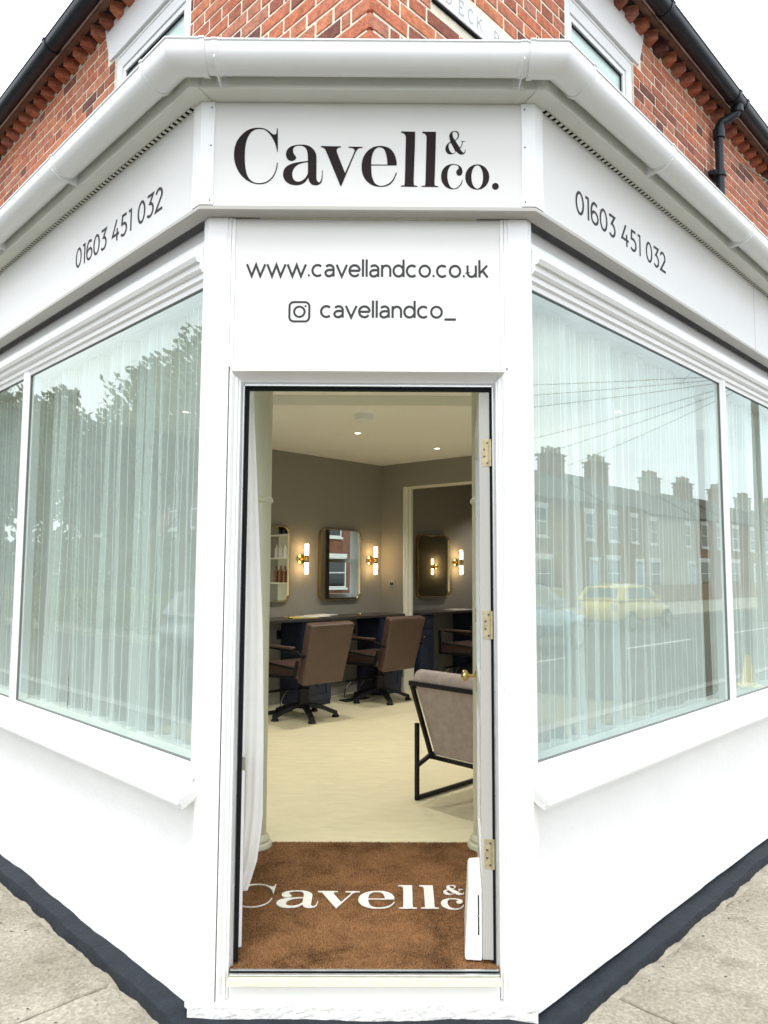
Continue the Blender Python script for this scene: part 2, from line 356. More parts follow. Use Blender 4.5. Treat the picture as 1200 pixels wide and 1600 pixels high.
def fill_shape(polys, depth):
    cu = bpy.data.curves.new('shape', 'CURVE'); cu.dimensions = '2D'; cu.fill_mode = 'BOTH'; cu.extrude = depth/2
    for poly in polys:
        sp = cu.splines.new('POLY'); sp.points.add(len(poly)-1); sp.use_cyclic_u = True
        for p, q in zip(sp.points, poly): p.co = (q[0], q[1], 0, 1)
    ob = bpy.data.objects.new('shape', cu); COL.objects.link(ob)
    dg = bpy.context.evaluated_depsgraph_get(); me = bpy.data.meshes.new_from_object(ob.evaluated_get(dg))
    g = G(); g.v = [tuple(v.co) for v in me.vertices]; g.f = [tuple(p.vertices) for p in me.polygons]
    bpy.data.objects.remove(ob); bpy.data.curves.remove(cu); bpy.data.meshes.remove(me)
    return g
def ribbon(g, pts, w, closed=False, z=0.):
    P = [Vector((p[0], p[1])) for p in pts]; n = len(P); Lf = []; Rt = []
    for i in range(n):
        a = P[i]-P[i-1] if (i > 0 or closed) else P[1]-P[0]
        b = P[(i+1) % n]-P[i] if (i < n-1 or closed) else a
        a = a.normalized(); b = b.normalized(); na = Vector((-a.y, a.x)); nb = Vector((-b.y, b.x)); m = na+nb
        m = m.normalized() if m.length > 1e-6 else na; k = w/2/max(.35, m.dot(na))
        Lf.append(P[i]+m*k); Rt.append(P[i]-m*k)
    vs = [(p.x, p.y, z) for p in Lf]+[(p.x, p.y, z) for p in Rt]
    fs = [(i, (i+1) % n, n+(i+1) % n, n+i) for i in range(n if closed else n-1)]
    return g.add(vs, fs)
def arc(cx, cy, rx, ry, a0, a1, n=14): return [(cx+rx*math.cos(R_(a0+(a1-a0)*i/n)), cy+ry*math.sin(R_(a0+(a1-a0)*i/n))) for i in range(n+1)]
SB = .14
GLY = {
 'w': (1.62, [[(0, 1), (.43, 0), (.81, .95), (1.19, 0), (1.62, 1)]]), 'v': (.92, [[(0, 1), (.46, 0), (.92, 1)]]),
 'c': (.95, [arc(.5, .5, .46, .46, 48, 312, 20)]), 'o': (1.0, [('c', arc(.5, .5, .46, .46, 0, 345, 23))]),
 'a': (.86, [[(.10, .84)]+arc(.42, .64, .36, .32, 110, 0, 10)+[(.78, 0)], [(.78, .56), (.40, .56)]+arc(.36, .29, .30, .26, 100, 270, 12)+[(.48, .04), (.70, .16), (.78, .32)]]),
 'e': (.98, [[(.96, .5), (.06, .5)], arc(.5, .5, .46, .46, 2, 322, 24)]),
 'l': (.14, [[(.07, 0), (.07, 1.46)]]), 'n': (.86, [[(.07, 0), (.07, 1)], [(.07, .58)]+arc(.44, .6, .36, .35, 170, 0, 12)+[(.80, 0)]]),
 'd': (1.0, [('c', arc(.48, .5, .44, .46, 0, 345, 23)), [(.93, 0), (.93, 1.46)]]),
 'u': (.86, [[(.06, 1), (.06, .4)]+arc(.42, .4, .36, .35, 180, 350, 12), [(.80, 1), (.80, 0)]]),
 'k': (.82, [[(.07, 0), (.07, 1.46)], [(.76, 1.0), (.09, .32)], [(.33, .58), (.80, 0)]]),
 '.': (.18, [('d', (.09, .09, .10))]), '_': (1.0, [[(0, -.12), (1.0, -.12)]]), ' ': (.42, []),
 '0': (.86, [('c', arc(.43, .7, .37, .64, 0, 345, 23))]), '1': (.38, [[(0, 1.34), (.30, 1.34), (.30, 0)]]),
 '6': (.84, [[(.72, 1.24)]+arc(.45, .72, .39, .62, 75, 180, 10)+[(.06, .5)], ('c', arc(.44, .43, .36, .37, 0, 345, 20))]),
 '3': (.80, [[(.06, 1.34), (.70, 1.34), (.34, .84)]+arc(.36, .44, .36, .39, 80, -140, 16)]),
 '4': (.92, [[(.56, 1.4), (.04, .42), (.90, .42)], [(.64, .80), (.64, 0)]]),
 '5': (.80, [[(.70, 1.34), (.20, 1.34), (.14, .80), (.36, .80)]+arc(.36, .43, .37, .38, 80, -140, 14)]),
 '2': (.80, [arc(.37, .98, .33, .36, 160, -20, 12)+[(.04, .06), (.78, .06)]])}
def sans(text, weight=.135):
    g = G(); x = 0; k = 0
    for ch in text:
        wd, st = GLY[ch]
        for s_ in st:
            k += 1; z = (k % 4)*.00012
            if s_ and s_[0] == 'c': ribbon(g, [(x+px, py) for px, py in s_[1]], weight, True, z)
            elif s_ and s_[0] == 'd':
                cx, cy, r = s_[1]; g.add([(x+cx+r*math.cos(R_(30*i)), cy+r*math.sin(R_(30*i)), z) for i in range(12)], [tuple(range(12))])
            else: ribbon(g, [(x+px, py) for px, py in s_], weight, False, z)
        x += wd+SB*(1.35 if ch != ' ' else 1)
    return g, x-SB*1.35
LOGO = [[[[-3194,30685],[-3186,30401],[-3181,30116],[-3178,29824],[-3197,29818],[-3221,29939],[-3265,30089],[-3345,30275],[-3458,30452],[-3579,30585],[-3698,30646],[-3817,30659],[-3919,30653],[-4020,30617],[-4137,30527],[-4227,30384],[-4291,30197],[-4325,29984],[-4336,29753],[-4331,29506],[-4311,29276],[-4277,29083],[-4214,28907],[-4119,28775],[-4000,28697],[-3881,28666],[-3763,28664],[-3646,28685],[-3529,28739],[-3413,28833],[-3322,28957],[-3257,29107],[-3218,29266],[-3197,29411],[-3170,29412],[-3181,29302],[-3208,29161],[-3251,29028],[-3313,28904],[-3403,28789],[-3511,28704],[-3645,28647],[-3796,28628],[-3982,28648],[-4151,28714],[-4322,28827],[-4486,29002],[-4608,29212],[-4686,29450],[-4714,29680],[-4699,29928],[-4637,30159],[-4523,30355],[-4357,30534],[-4190,30642],[-4021,30688],[-3852,30698],[-3716,30690],[-3580,30638],[-3477,30559],[-3391,30488],[-3314,30453],[-3263,30462],[-3235,30507],[-3221,30685]]],[[[-2676,29485],[-2793,29519],[-2865,29616],[-2886,29739],[-2851,29887],[-2730,30011],[-2543,30072],[-2356,30088],[-2144,30065],[-1969,29967],[-1849,29796],[-1814,29599],[-1809,29231],[-1805,28864],[-1775,28752],[-1728,28703],[-1672,28733],[-1631,28841],[-1614,28988],[-1616,29144],[-1593,29144],[-1591,28963],[-1599,28841],[-1634,28704],[-1718,28630],[-1830,28600],[-1961,28628],[-2056,28740],[-2095,28886],[-2173,28749],[-2312,28640],[-2499,28600],[-2709,28628],[-2875,28734],[-2961,28880],[-2978,29027],[-2929,29199],[-2790,29332],[-2581,29412],[-2347,29458],[-2113,29484],[-2115,29646],[-2136,29818],[-2189,29951],[-2284,30034],[-2402,30053],[-2519,30042],[-2613,29982],[-2644,29889],[-2623,29766],[-2561,29678],[-2523,29619],[-2559,29535]],[[-2112,29450],[-2253,29429],[-2439,29364],[-2578,29250],[-2646,29103],[-2654,28956],[-2609,28809],[-2501,28732],[-2360,28743],[-2221,28837],[-2116,29009],[-2109,29229]]],[[[-1659,30043],[-1321,30036],[-954,30034],[-954,30004],[-1057,29974],[-1103,29900],[-1083,29777],[-948,29424],[-804,29052],[-634,29460],[-496,29806],[-474,29904],[-521,29963],[-615,29987],[-691,29996],[-691,30026],[-427,30023],[-192,30020],[-192,29995],[-324,29964],[-417,29870],[-482,29722],[-702,29165],[-931,28577],[-959,28577],[-1218,29211],[-1469,29833],[-1546,29956],[-1659,30009]]],[[[1009,29349],[1004,29497],[937,29742],[796,29943],[593,30040],[405,30058],[170,30007],[-41,29843],[-180,29596],[-225,29301],[-186,29022],[-72,28803],[107,28647],[295,28576],[459,28562],[646,28588],[810,28677],[926,28839],[991,29006],[1014,29084],[986,29089],[949,28981],[879,28834],[772,28711],[636,28627],[482,28591],[342,28620],[224,28722],[153,28902],[123,29098],[113,29343]],[[112,29372],[121,29564],[157,29761],[241,29934],[358,30009],[476,30000],[580,29912],[641,29740],[675,29543],[685,29371]]],[[[1166,30602],[1416,30599],[1661,30596],[1647,29993],[1624,29304],[1610,28692],[1643,28619],[1746,28590],[1746,28571],[1456,28569],[1152,28577],[1152,28596],[1255,28621],[1292,28690],[1314,29499],[1331,30337],[1317,30445],[1265,30524],[1166,30568]]],[[[1911,30598],[2151,30595],[2396,30592],[2381,29999],[2361,29310],[2341,28687],[2379,28614],[2472,28586],[2472,28566],[2177,28569],[1878,28572],[1878,28591],[1981,28621],[2018,28680],[2042,29504],[2061,30342],[2052,30441],[2005,30519],[1911,30558]]],[[[2865,30424],[2874,30495],[2908,30562],[2968,30612],[3044,30630],[3121,30626],[3180,30586],[3207,30515],[3203,30435],[3171,30364],[3120,30319],[3073,30283],[3111,30212],[3170,30115],[3227,30022],[3262,30053],[3297,30125],[3318,30205],[3310,30240],[3272,30253],[3442,30254],[3357,30230],[3340,30205],[3314,30116],[3271,30027],[3237,29982],[3287,29903],[3338,29841],[3380,29832],[3410,29868],[3427,29957],[3440,29957],[3435,29886],[3405,29815],[3346,29774],[3278,29765],[3210,29787],[3143,29844],[3101,29888],[3067,29830],[2999,29790],[2906,29771],[2821,29793],[2753,29863],[2728,29952],[2737,30049],[2788,30139],[2856,30201],[2907,30224],[2882,30326]],[[2978,30549],[2984,30460],[3018,30363],[3056,30301],[3103,30328],[3145,30381],[3164,30453],[3159,30533],[3121,30590],[3061,30608],[3006,30594]],[[2922,30197],[2856,30157],[2839,30077],[2847,29979],[2889,29882],[2940,29820],[2999,29805],[3054,29830],[3085,29870],[3033,29972],[2975,30096]]],[[[3200,28987],[3130,29021],[3102,29119],[3145,29202],[3202,29257],[3178,29330],[3099,29379],[2991,29388],[2897,29338],[2826,29215],[2792,29018],[2797,28872],[2834,28701],[2894,28579],[2987,28516],[3081,28526],[3189,28596],[3274,28718],[3308,28826],[3331,28821],[3293,28694],[3222,28591],[3114,28512],[2987,28487],[2847,28515],[2707,28602],[2599,28772],[2572,28943],[2600,29140],[2709,29302],[2850,29387],[3014,29412],[3179,29374],[3286,29277],[3323,29159],[3309,29061],[3266,29002]]],[[[4265,28945],[4250,28826],[4207,28715],[4139,28619],[4051,28546],[3949,28499],[3840,28483],[3731,28498],[3629,28543],[3543,28615],[3476,28710],[3434,28821],[3421,28940],[3436,29059],[3478,29170],[3546,29266],[3634,29340],[3736,29387],[3846,29404],[3955,29389],[4057,29343],[4144,29271],[4210,29175],[4252,29065]],[[4049,28944],[4042,28832],[4020,28728],[3987,28639],[3944,28570],[3894,28527],[3840,28512],[3787,28526],[3737,28569],[3695,28637],[3663,28726],[3643,28830],[3636,28941],[3644,29053],[3665,29157],[3699,29247],[3742,29316],[3792,29359],[3846,29374],[3899,29360],[3949,29317],[3991,29249],[4023,29159],[4043,29055]]],[[[4595,28605],[4586,28558],[4560,28519],[4522,28492],[4477,28482],[4432,28491],[4395,28517],[4370,28557],[4361,28604],[4370,28650],[4396,28690],[4434,28717],[4479,28727],[4524,28718],[4562,28691],[4587,28652]]]]
# ------------------------------------------------------------------ ground
FL = .19
def gz(x): return .019-.022*max(-1.0, min(1.0, x))
def tag_struct(o): o['kind'] = 'structure'; return o
g = G(); g.box(-150, 150, -150, 150, -.40, -.30); ground = tag_struct(build('ground', g, 'asphalt'))
def ground_sheet(name, f, t0, t1, o0, o1, z, m, thick=.12, nt_=60, no=14):
    g = G(); vs = []
    for i in range(nt_+1):
        for j in range(no+1):
            t = t0+(t1-t0)*i/nt_; o = o0+(o1-o0)*j/no; x, y, _ = f(t, o, 0); vs.append((x, y, gz(x)+z))
    fs = [(i*(no+1)+j, i*(no+1)+j+1, (i+1)*(no+1)+j+1, (i+1)*(no+1)+j) for i in range(nt_) for j in range(no)]
    g.add(vs, fs); return g
# road in front and along both streets
g = G()
for f, ow in ((fL, 6.6), (fR, 10.5)): g.add([f(-14, 2.7, -.105), f(90, 2.7, -.105), f(90, ow, -.105), f(-14, ow, -.105)], [(0, 1, 2, 3)])
g.v = [(x, y, z+(.004 if i >= 4 else 0)) for i, (x, y, z) in enumerate(g.v)]
tag_struct(build('road', g, 'asphalt'))
g = G()
for k, f in enumerate((fL, fR)):
    O_ = 6.75 if f is fL else 10.6; ta_ = 1 if f is fL else -30
    g.add([f(ta_, O_, -.02+.004*k), f(90, O_, -.02+.004*k), f(90, 24, -.02+.004*k), f(ta_, 24, -.02+.004*k)], [(0, 1, 2, 3)])
    g.prism([(O_-.15, -.2), (O_, -.2), (O_, .0-.004*k), (O_-.13, .0-.004*k)], ta_, 90, f)
tag_struct(build('far_pavement', g, 'concrete'))

pave = thing('pavement', None, None); pave['kind'] = 'structure'
base = G()
base.add([(-9, 6.5, -.03), (-6, 9, -.03), (0, .4, -.03), (6, 9, -.03), (9, 6.5, -.03), (1.9, -2.6, -.03), (-1.9, -2.6, -.03)], [(0, 1, 2), (2, 3, 4), (0, 2, 6), (2, 4, 5), (2, 5, 6)])
tag(build('slab_bed', base, 'joint_dark', pave))
def slab(poly, seed):
    """a concrete bay with slightly uneven worn edges and a chipped surface"""
    rnd = random.Random(seed); pts = []
    n = len(poly)
    for i in range(n):
        a, b = Vector(poly[i]), Vector(poly[(i+1) % n]); m = max(1, int((b-a).length/.035))
        for k in range(m):
            p = a+(b-a)*k/m
            pts.append(p+Vector((rnd.uniform(-.003, .003), rnd.uniform(-.003, .003))))
    g = G(); top = [(p.x, p.y, gz(p.x)) for p in pts]
    c = sum(pts, Vector((0, 0)))/len(pts)
    rim = [(p.x+(c.x-p.x)/max(.01, (c-p).length)*.006, p.y+(c.y-p.y)/max(.01, (c-p).length)*.006, gz(p.x)) for p in pts]
    low = [(x, y, z-.006) for x, y, z in top]; bot = [(x, y, z-.08) for x, y, z in top]
    m = len(pts); g.v = rim+low+bot
    g.f = [tuple(range(m))]+[(i, (i+1) % m, m+(i+1) % m, m+i) for i in range(m)]+[(m+i, m+(i+1) % m, 2*m+(i+1) % m, 2*m+i) for i in range(m)]
    return build('paving_slab', g, 'concrete', pave)
J = .005
xy = lambda p: (p[0], p[1])
O0, O1 = .075, 1.95
slab([xy(fL(.41-J, O1, 0)), xy(fL(.41-J, O0, 0)), (-W-.03, -.075), (W+.03, -.075), xy(fR(.41-J, O0, 0)), xy(fR(.41-J, O1, 0)), (1.1, -1.95), (-1.1, -1.95)], 1)
for f, sd in ((fL, 2), (fR, 9)):
    e = [.41, 1.95, 3.6, 5.3, 7.0, 8.7]
    for a, b in zip(e[:-1], e[1:]):
        slab([xy(f(a+J, O0, 0)), xy(f(b-J, O0, 0)), xy(f(b-J, O1, 0)), xy(f(a+J, O1, 0))], sd); sd += 1
g = G()
for f in (fL, fR): g.prism([(2.5, -.2), (2.68, -.2), (2.68, -.02), (2.65, .0), (2.5, .0)], -.9, 60, f)
g.box(-1.9, 1.9, -2.62, -2.47, -.2, .012)
build('kerb', g, 'kerb_stone', pave)
g = G(); 
for f in (fL, fR): g.add([f(-.8, 1.96, -.012), f(60, 1.96, -.012), f(60, 2.5, -.012), f(-.8, 2.5, -.012)], [(0, 1, 2, 3)])
for f in (fL, fR): g.add([f(8.7, .05, -.012), f(60, .05, -.012), f(60, 1.96, -.012), f(8.7, 1.96, -.012)], [(0, 1, 2, 3)])
build('tarmac_strip', g, 'asphalt', pave)

g = G(); rd = random.Random(31)
for k in range(150):
    f = rd.choice((fL, fR)); t = rd.uniform(-.1, 3.2); o = .085+abs(rd.gauss(0, .10)) if k % 3 else rd.uniform(.1, 1.6); x, y, _ = f(t, o, 0); s_ = rd.uniform(.002, .006); a = rd.uniform(0, 6.28); z = gz(x)+.001
    g.add([(x+s_*math.cos(a+b)*(1+.6*(j_ % 2)), y+s_*math.sin(a+b), z+.0015*rd.random()) for j_, b in enumerate((0, 1.5, 3.1, 4.6))], [(0, 1, 2, 3)])
tag(build('grit', g, 'joint_dark', pave, recalc=False), kind='stuff')
# ------------------------------------------------------------------ the corner building
bld = thing('corner_building', 'red brick corner building with a white painted shopfront and an angled doorway', 'building', (0, 0, 0))
# plinth: painted, wavy, wraps the corner
def wavy_sweep(prof_fn, tend, step=.03):
    """rings all along left end > left corner > right corner > right end"""
    rings = []; rnd = random.Random(4); k = 0
    def ring(fn, i):
        return [fn(o, z) for o, z in prof_fn(i)]
    n = int(tend/step)
    wob = lambda i, a, b, c: a*math.sin(i*.23+b)+c*math.sin(i*.71+b*2)
    for i in range(n, 0, -1): rings.append([fL(i*step, o, z) for o, z in prof_fn(i*step, 'L')])
    rings.append([(*corner('L', o), z) for o, z in prof_fn(0, 'C')])
    for i in range(1, 12):
        a = i/12; r = []
        for o, z in prof_fn(a, 'F'):
            p, q = corner('L', o), corner('R', o); r.append((p[0]*(1-a)+q[0]*a, -o, z))
        rings.append(r)
    rings.append([(*corner('R', o), z) for o, z in prof_fn(0, 'D')])
    for i in range(1, n+1): rings.append([fR(i*step, o, z) for o, z in prof_fn(i*step, 'R')])
    return rings
def pl_prof(t, sd):
    ph = {'L': 0., 'C': .0, 'F': 2., 'D': 3.1, 'R': 3.1}[sd]
    w1 = .0035*math.sin(t*5.1+ph)+.0025*math.sin(t*13.7+ph*1.7)+.001*math.sin(t*41+ph)
    w2 = .005*math.sin(t*3.3+ph+1)+.003*math.sin(t*17.3+ph)+.0015*math.sin(t*37)
    zb = {'L': .037, 'C': .018, 'F': .013, 'D': .003, 'R': -.004}[sd]
    w3 = .004*math.sin(t*23+ph)+.003*math.sin(t*9.)
    top = zb+.049
    return [(-.04, -.06), (.058+w3, zb-.06), (.058+w3, zb+.004), (.054+w2, zb+.036+w1*.5), (.050+w2, zb+.043+w1*.5), (.006+w1*.5, top+w1), (-.04, top+w1+.004)]
g = G(); g.loft(wavy_sweep(pl_prof, 7.2)); build('plinth', g, 'plinth_paint', bld, smooth=True)
# mortar fillet between plinth and slabs
g = G()
def fil_prof(t, sd):
    zb = {'L': .0345, 'C': .03, 'F': .02, 'D': .002, 'R': -.003}[sd]
    e = .006*math.sin(t*11+1)+.004*math.sin(t*29)+.003*math.sin(t*67)
    e2 = .003*math.sin(t*31)+.002*math.sin(t*83)
    return [(.04, -.03), (.086+e, zb-.02), (.084+e, zb-.001), (.073+e*.4, zb+.003+e2), (.05, zb+.006+e2)]
g.loft(wavy_sweep(fil_prof, 7.0)); build('mortar_fillet', g, 'mortar_fillet', bld, smooth=True)

# rendered walls below and beyond the shop windows
TW = {'L': 3.35, 'R': 3.45}; TE = {'L': 7.6, 'R': 9.6}
for sd, f in (('L', fL), ('R', fR)):
    g = G(); rnd = random.Random(3 if sd == 'L' else 5)
    nx, nz_ = 70, 10; vs = []
    for i in range(nx+1):
        for j in range(nz_+1):
            t = .03+(TW[sd]+.1-.03)*i/nx; z = .06+(.80-.06)*j/nz_
            vs.append(f(t, -.014+.0022*math.sin(t*3+z*5)+.0012*math.sin(t*11+z*8)+rnd.uniform(-.0004, .0004), z))
    g.add(vs, [(i*(nz_+1)+j, (i+1)*(nz_+1)+j, (i+1)*(nz_+1)+j+1, i*(nz_+1)+j+1) for i in range(nx) for j in range(nz_)])
    g.box(.03, TW[sd]+.1, -.22, -.03, .0, .80, f)
    build('rendered_wall', g, 'white_render', bld, smooth='all' if False else False)
    g = G()
    a, b = TW[sd]+.1, TE[sd]
    if sd == 'L': g.box(a, b, -.22, -.014, .0, 2.765, f)
    else:
        g.box(a, 6.9, -.22, -.014, .0, 2.765, f); g.box(8.3, b, -.22, -.014, .0, 2.765, f)
        g.box(6.9, 8.3, -.22, -.014, .0, 1.05, f); g.box(6.9, 8.3, -.22, -.014, 2.45, 2.765, f)
    build('rendered_wall', g, 'white_render', bld)
    g = G(); g.box(.0, TE[sd], -.22, -.085, 2.5285, 3.25, f); build('window_beam', g, 'white_render', bld)
# window of the second room on the right street (seen in the mirrors)
wr = build('sash_window', G().prism([(-.14, 1.05), (-.06, 1.05), (-.06, 1.12), (-.14, 1.12)], 6.9, 8.3, fR), 'white_paint', bld)
g = G(); g.box(6.9, 6.98, -.14, -.07, 1.12, 2.45, fR).box(8.22, 8.3, -.14, -.07, 1.12, 2.45, fR).box(6.98, 8.22, -.14, -.07, 2.37, 2.45, fR).box(6.98, 8.22, -.13, -.08, 1.72, 1.79, fR).box(7.57, 7.63, -.12, -.08, 1.12, 2.37, fR)
build('sash_bar', g, 'white_paint', wr)
g = G(); g.box(6.98, 8.22, -.103, -.099, 1.12, 2.37, fR); build('pane', g, 'clear_glass', wr)

# ---- shop windows
HEAD = [(-.083, 2.765), (-.040, 2.765), (-.040, 2.70), (-.010, 2.695), (-.008, 2.668), (.022, 2.655), (.032, 2.640), (.034, 2.622), (.026, 2.606), (.014, 2.604), (.012, 2.584), (.004, 2.574), (-.003, 2.572), (-.004, 2.553), (-.014, 2.546), (-.016, 2.528), (-.083, 2.528)]
SILL = [(-.10, .800), (-.10, .862), (-.008, .862), (-.004, .832), (.004, .826), (.088, .782), (.094, .776), (.094, .768), (.080, .764), (.070, .754), (.072, .748), (.062, .744), (.012, .748), (-.03, .748)]
MUL = {'L': (1.738, 1.808), 'R': (1.846, 1.896)}
for sd, f in (('L', fL), ('R', fR)):
    win = tag(build('shop_window', G().prism(HEAD, .031, TW[sd], f), 'white_paint', bld, smooth=False),
              'left hand shop window, its sheer curtain behind glass reflecting trees' if sd == 'L' else 'right hand shop window, its glass reflecting a row of terraced houses')
    g = G().loft([[f((.0315 if o <= 0 else -.60*o-.0005), o, z) for o, z in SILL], [f(TW[sd]+.03, o, z) for o, z in SILL]]); build('window_sill', g, 'white_paint', win)
    m0, m1 = MUL[sd]; mc = (m0+m1)/2; hw = (m1-m0)/2
    prof = [(mc-hw, -.075), (mc-hw, -.016), (mc-hw+.008, -.008), (mc-.012, .0), (mc+.012, .0), (mc+hw-.008, -.008), (mc+hw, -.016), (mc+hw, -.075)]
    g = G().loft([[f(a, b, z) for a, b in prof] for z in (.863, 2.545)]); build('mullion', g, 'white_paint', win)
    g = G().box(TW[sd]-.08, TW[sd], -.08, -.002, .863, 2.545, f); build('frame_post', g, 'white_paint', win)
    # inner timber reveal frame
    g = G().box(.031, TW[sd]-.08, -.20, -.101, .795, .84, f).box(.03, .06, -.20, -.086, .84, 2.527, f); build('inner_board', g, 'white_paint', win)
    # putty / gasket line all round each pane, then the pane
    for a, b in ((.033, m0-.001), (m1+.001, TW[sd]-.081)):
        g = G(); e = .0035
        g.box(a, b, -.030, -.018, .8625, .8625+e, f).box(a, b, -.030, -.018, 2.5275-e, 2.5275, f).box(a, a+e*.6, -.030, -.018, .8625+e, 2.5275-e, f).box(b-e*.6, b, -.030, -.018, .8625+e, 2.5275-e, f)
        build('glazing_bead', g, 'putty', win)
        g = G(); g.box(a+.001, b-.001, -.029, -.023, .864, 2.526, f); build('pane', g, 'shop_glass', win)

# ---- pilasters, corner posts, panel over the door, door frame
for sgn, f in ((-1, fL), (1, fR)):
    poly = [(sgn*W, 0), (sgn*.499, 0), (sgn*.497, .004), (sgn*.492, .004), (sgn*.490, .0005), (sgn*.4845, .0005), (sgn*.4845, .16), (f(.03, -.13, 0)[0], f(.03, -.13, 0)[1]), xy(f(.03, 0, 0))]
    g = G(); g.loft([[(x, y, z) for x, y in poly] for z in (.085, 2.765)])
    build('pilaster', g, 'white_paint', bld, bevel=.0015)
g = G(); g.box(-.484, .484, .010, .16, 2.214, 2.765); build('transom_panel', g, 'white_board', bld)
for sgn in (-1, 1): build('panel_bead', G().box(min(sgn*.484, sgn*.470), max(sgn*.484, sgn*.470), .004, .0095, 2.216, 2.765), 'white_paint', bld, bevel=.001)
XO = .0045
DF = [(0, 0), (.009, -.004), (.015, .006), (.017, .014), (.026, .016), (.028, .026), (.034, .028), (.036, .050), (.0405, .052), (.0405, .12), (.0, .12)]
DT = [(0, 0), (.004, -.004), (.008, .004), (.014, .020), (.022, .034), (.028, .042), (.031, .044), (.036, .050), (.0405, .052), (.0405, .12), (.0, .12)]
g = G()
for sgn in (-1, 1): g.loft([[(XO+sgn*(.484-a), b, z-(a if k else 0)) for a, b in DF] for k, z in enumerate((.108, 2.2125))])
g.loft([[(XO+sg*(.484-a), b, 2.2125-a) for a, b in DT] for sg in (-1, 1)])
dfm = build('door_frame', g, 'white_paint', bld)
g = G(); KI = .4432
for sgn in (-1, 1): g.box(*sorted((XO+sgn*KI, XO+sgn*(KI-.0040))), .044, .118, .2, 2.1715)
g.box(XO-KI, XO+KI, .044, .118, 2.1670, 2.1715); build('weather_strip', g, 'metal_strip', dfm)
g = G()
for sgn, sw_ in ((-1, .0125), (1, .0085)): g.box(*sorted((XO+sgn*(KI-.0043), XO+sgn*(KI-.0043-sw_))), .060, .074, .206, 2.1665)
g.box(XO-.430, XO+.430, .060, .074, 2.1545, 2.1664); build('rubber_seal', g, 'black_rubber', dfm)
for sgn in (-1, 1):
    for z in (2.09, 1.80, 1.45, 1.1, .75, .45):
        g = G().lathe([(.0035, 0), (.0035, .0012), (.001, .0015)], axis='x', n=8, c=(0, 0, 0)); g.v = [(XO+sgn*(KI-.0041)-sgn*x, .053+y, z+z2) for x, y, z2 in g.v]
        build('screw', g, 'screw', dfm)
    build('nail_hole', G().box(*sorted((XO+sgn*.483, XO+sgn*.4885)), -.0012, -.0004, 2.2155, 2.223), 'screw', dfm)
for x in (-.36, -.125, .12, .345):
    g = G().lathe([(.0035, 0), (.0035, .0012), (.001, .0015)], n=8); g.v = [(x+a, .052+b, 2.1668-c) for a, b, c in g.v]; build('screw', g, 'screw', dfm)
# step and threshold
def rough_block(x0, x1, y0, y1, z0, z1, seed, amp=.004, n=46, m=6):
    g = G(); rnd = random.Random(seed); vs = []
    for j in range(m+1):
        for i in range(n+1):
            x = x0+(x1-x0)*i/n; z = z0+(z1-z0)*j/m
            vs.append((x, y0+rnd.uniform(-amp, amp)*(0 if j == m else 1), z))
    for i in range(n+1): vs.append((x0+(x1-x0)*i/n, y1, z1))
    row = n+1
    g.add(vs, [(j*row+i, j*row+i+1, (j+1)*row+i+1, (j+1)*row+i) for j in range(m+1) for i in range(n)])
    return g
build('step_render', rough_block(-.57, .57, -.004, .05, .05, .107, 3, .0013), 'step_render', bld, recalc=False, smooth=False)
g = G().box(-.4385, .4475, .0006, .15, .0975, .168); build('door_step', g, 'white_paint', bld, bevel=.004)
th = build('threshold', G().prism([(-.012, .1765), (-.012, .186), (.0, .190), (.028, .192), (.028, .1765)], -.4385, .4475, fF).box(-.4385, .4475, .0, .10, .1685, .1895), 'oak_threshold', bld)
for v_ in th.data.vertices: pass
g = G().box(-.438, .447, .001, .013, .1905, .197); build('threshold_strip', g, 'metal_strip', th, bevel=.002)
g = G().box(-.438, .447, .0145, .0195, .1905, .1985); build('threshold_seal', g, 'black_rubber', th)
g = G().box(-.438, .447, .022, .032, .1905, .2005); build('threshold_strip', g, 'metal_strip', th, bevel=.001)

# ---- fascia (sign boards are things of their own), eaves and white gutter
g = G()
PB = [(.001, 2.772), (.044, 2.772), (.044, 3.16), (.001, 3.16)]
for sg in 'LFR': sweep(g, PB, sg, 4.6)
build('fascia_backing', g, 'white_board', bld)
g = G(); TR = [(.0, 2.7655), (.050, 2.7655), (.054, 2.769), (.054, 2.781), (.046, 2.783), (.046, 2.7715), (0, 2.7715)]
for sg in 'LFR': sweep(g, TR, sg, 4.6)
build('fascia_trim', g, 'trim_shaded', bld)
for sd, f in (('L', fL), ('R', fR)):
    sgn = -1 if sd == 'L' else 1
    cx_, cy_ = corner(sd, .0505); g = G()
    fr = lambda d, o: (cx_-sgn*d, cy_+.0505-o)
    sdp = lambda t, o: xy(f(t, o, 0))
    c2 = corner(sd, .055); c1 = corner(sd, .0455)
    poly = [sdp(.028, .0455), sdp(.028, .055), (c2[0], c2[1]), (c2[0]-sgn*.046, -.055), (c1[0]-sgn*.046, -.0455), (c1[0], c1[1])]
    g.loft([[(x, y, z) for x, y in poly] for z in (2.784, 3.163)])
    ct = build('corner_trim', g, 'upvc', bld, bevel=.001)
    for z in (2.80, 3.0, 3.14):
        s_ = G().lathe([(.003, 0), (.003, .001), (.001, .0016)], n=8, axis='y'); s_.v = [(c2[0]-sgn*.036+a, -.055-b, z+c) for a, b, c in s_.v]; build('screw', s_, 'screw', ct)
EAV = [(-.01, 3.245), (-.01, 3.175), (.0445, 3.1655), (.118, 3.1655), (.121, 3.1685), (.121, 3.245)]
g = G()
for sg in 'LFR': sweep(g, EAV, sg, 4.6)
ev = build('eaves_board', g, 'eaves_upvc', bld, bevel=.001)
g = G()
for sd, f in (('L', fL), ('R', fR)):
    k = 0
    while .05+k*.03 < 4.5:
        t = .02+k*.03; g.box(t, t+.014, .0485, .064, 3.1600, 3.1640, f); k += 1
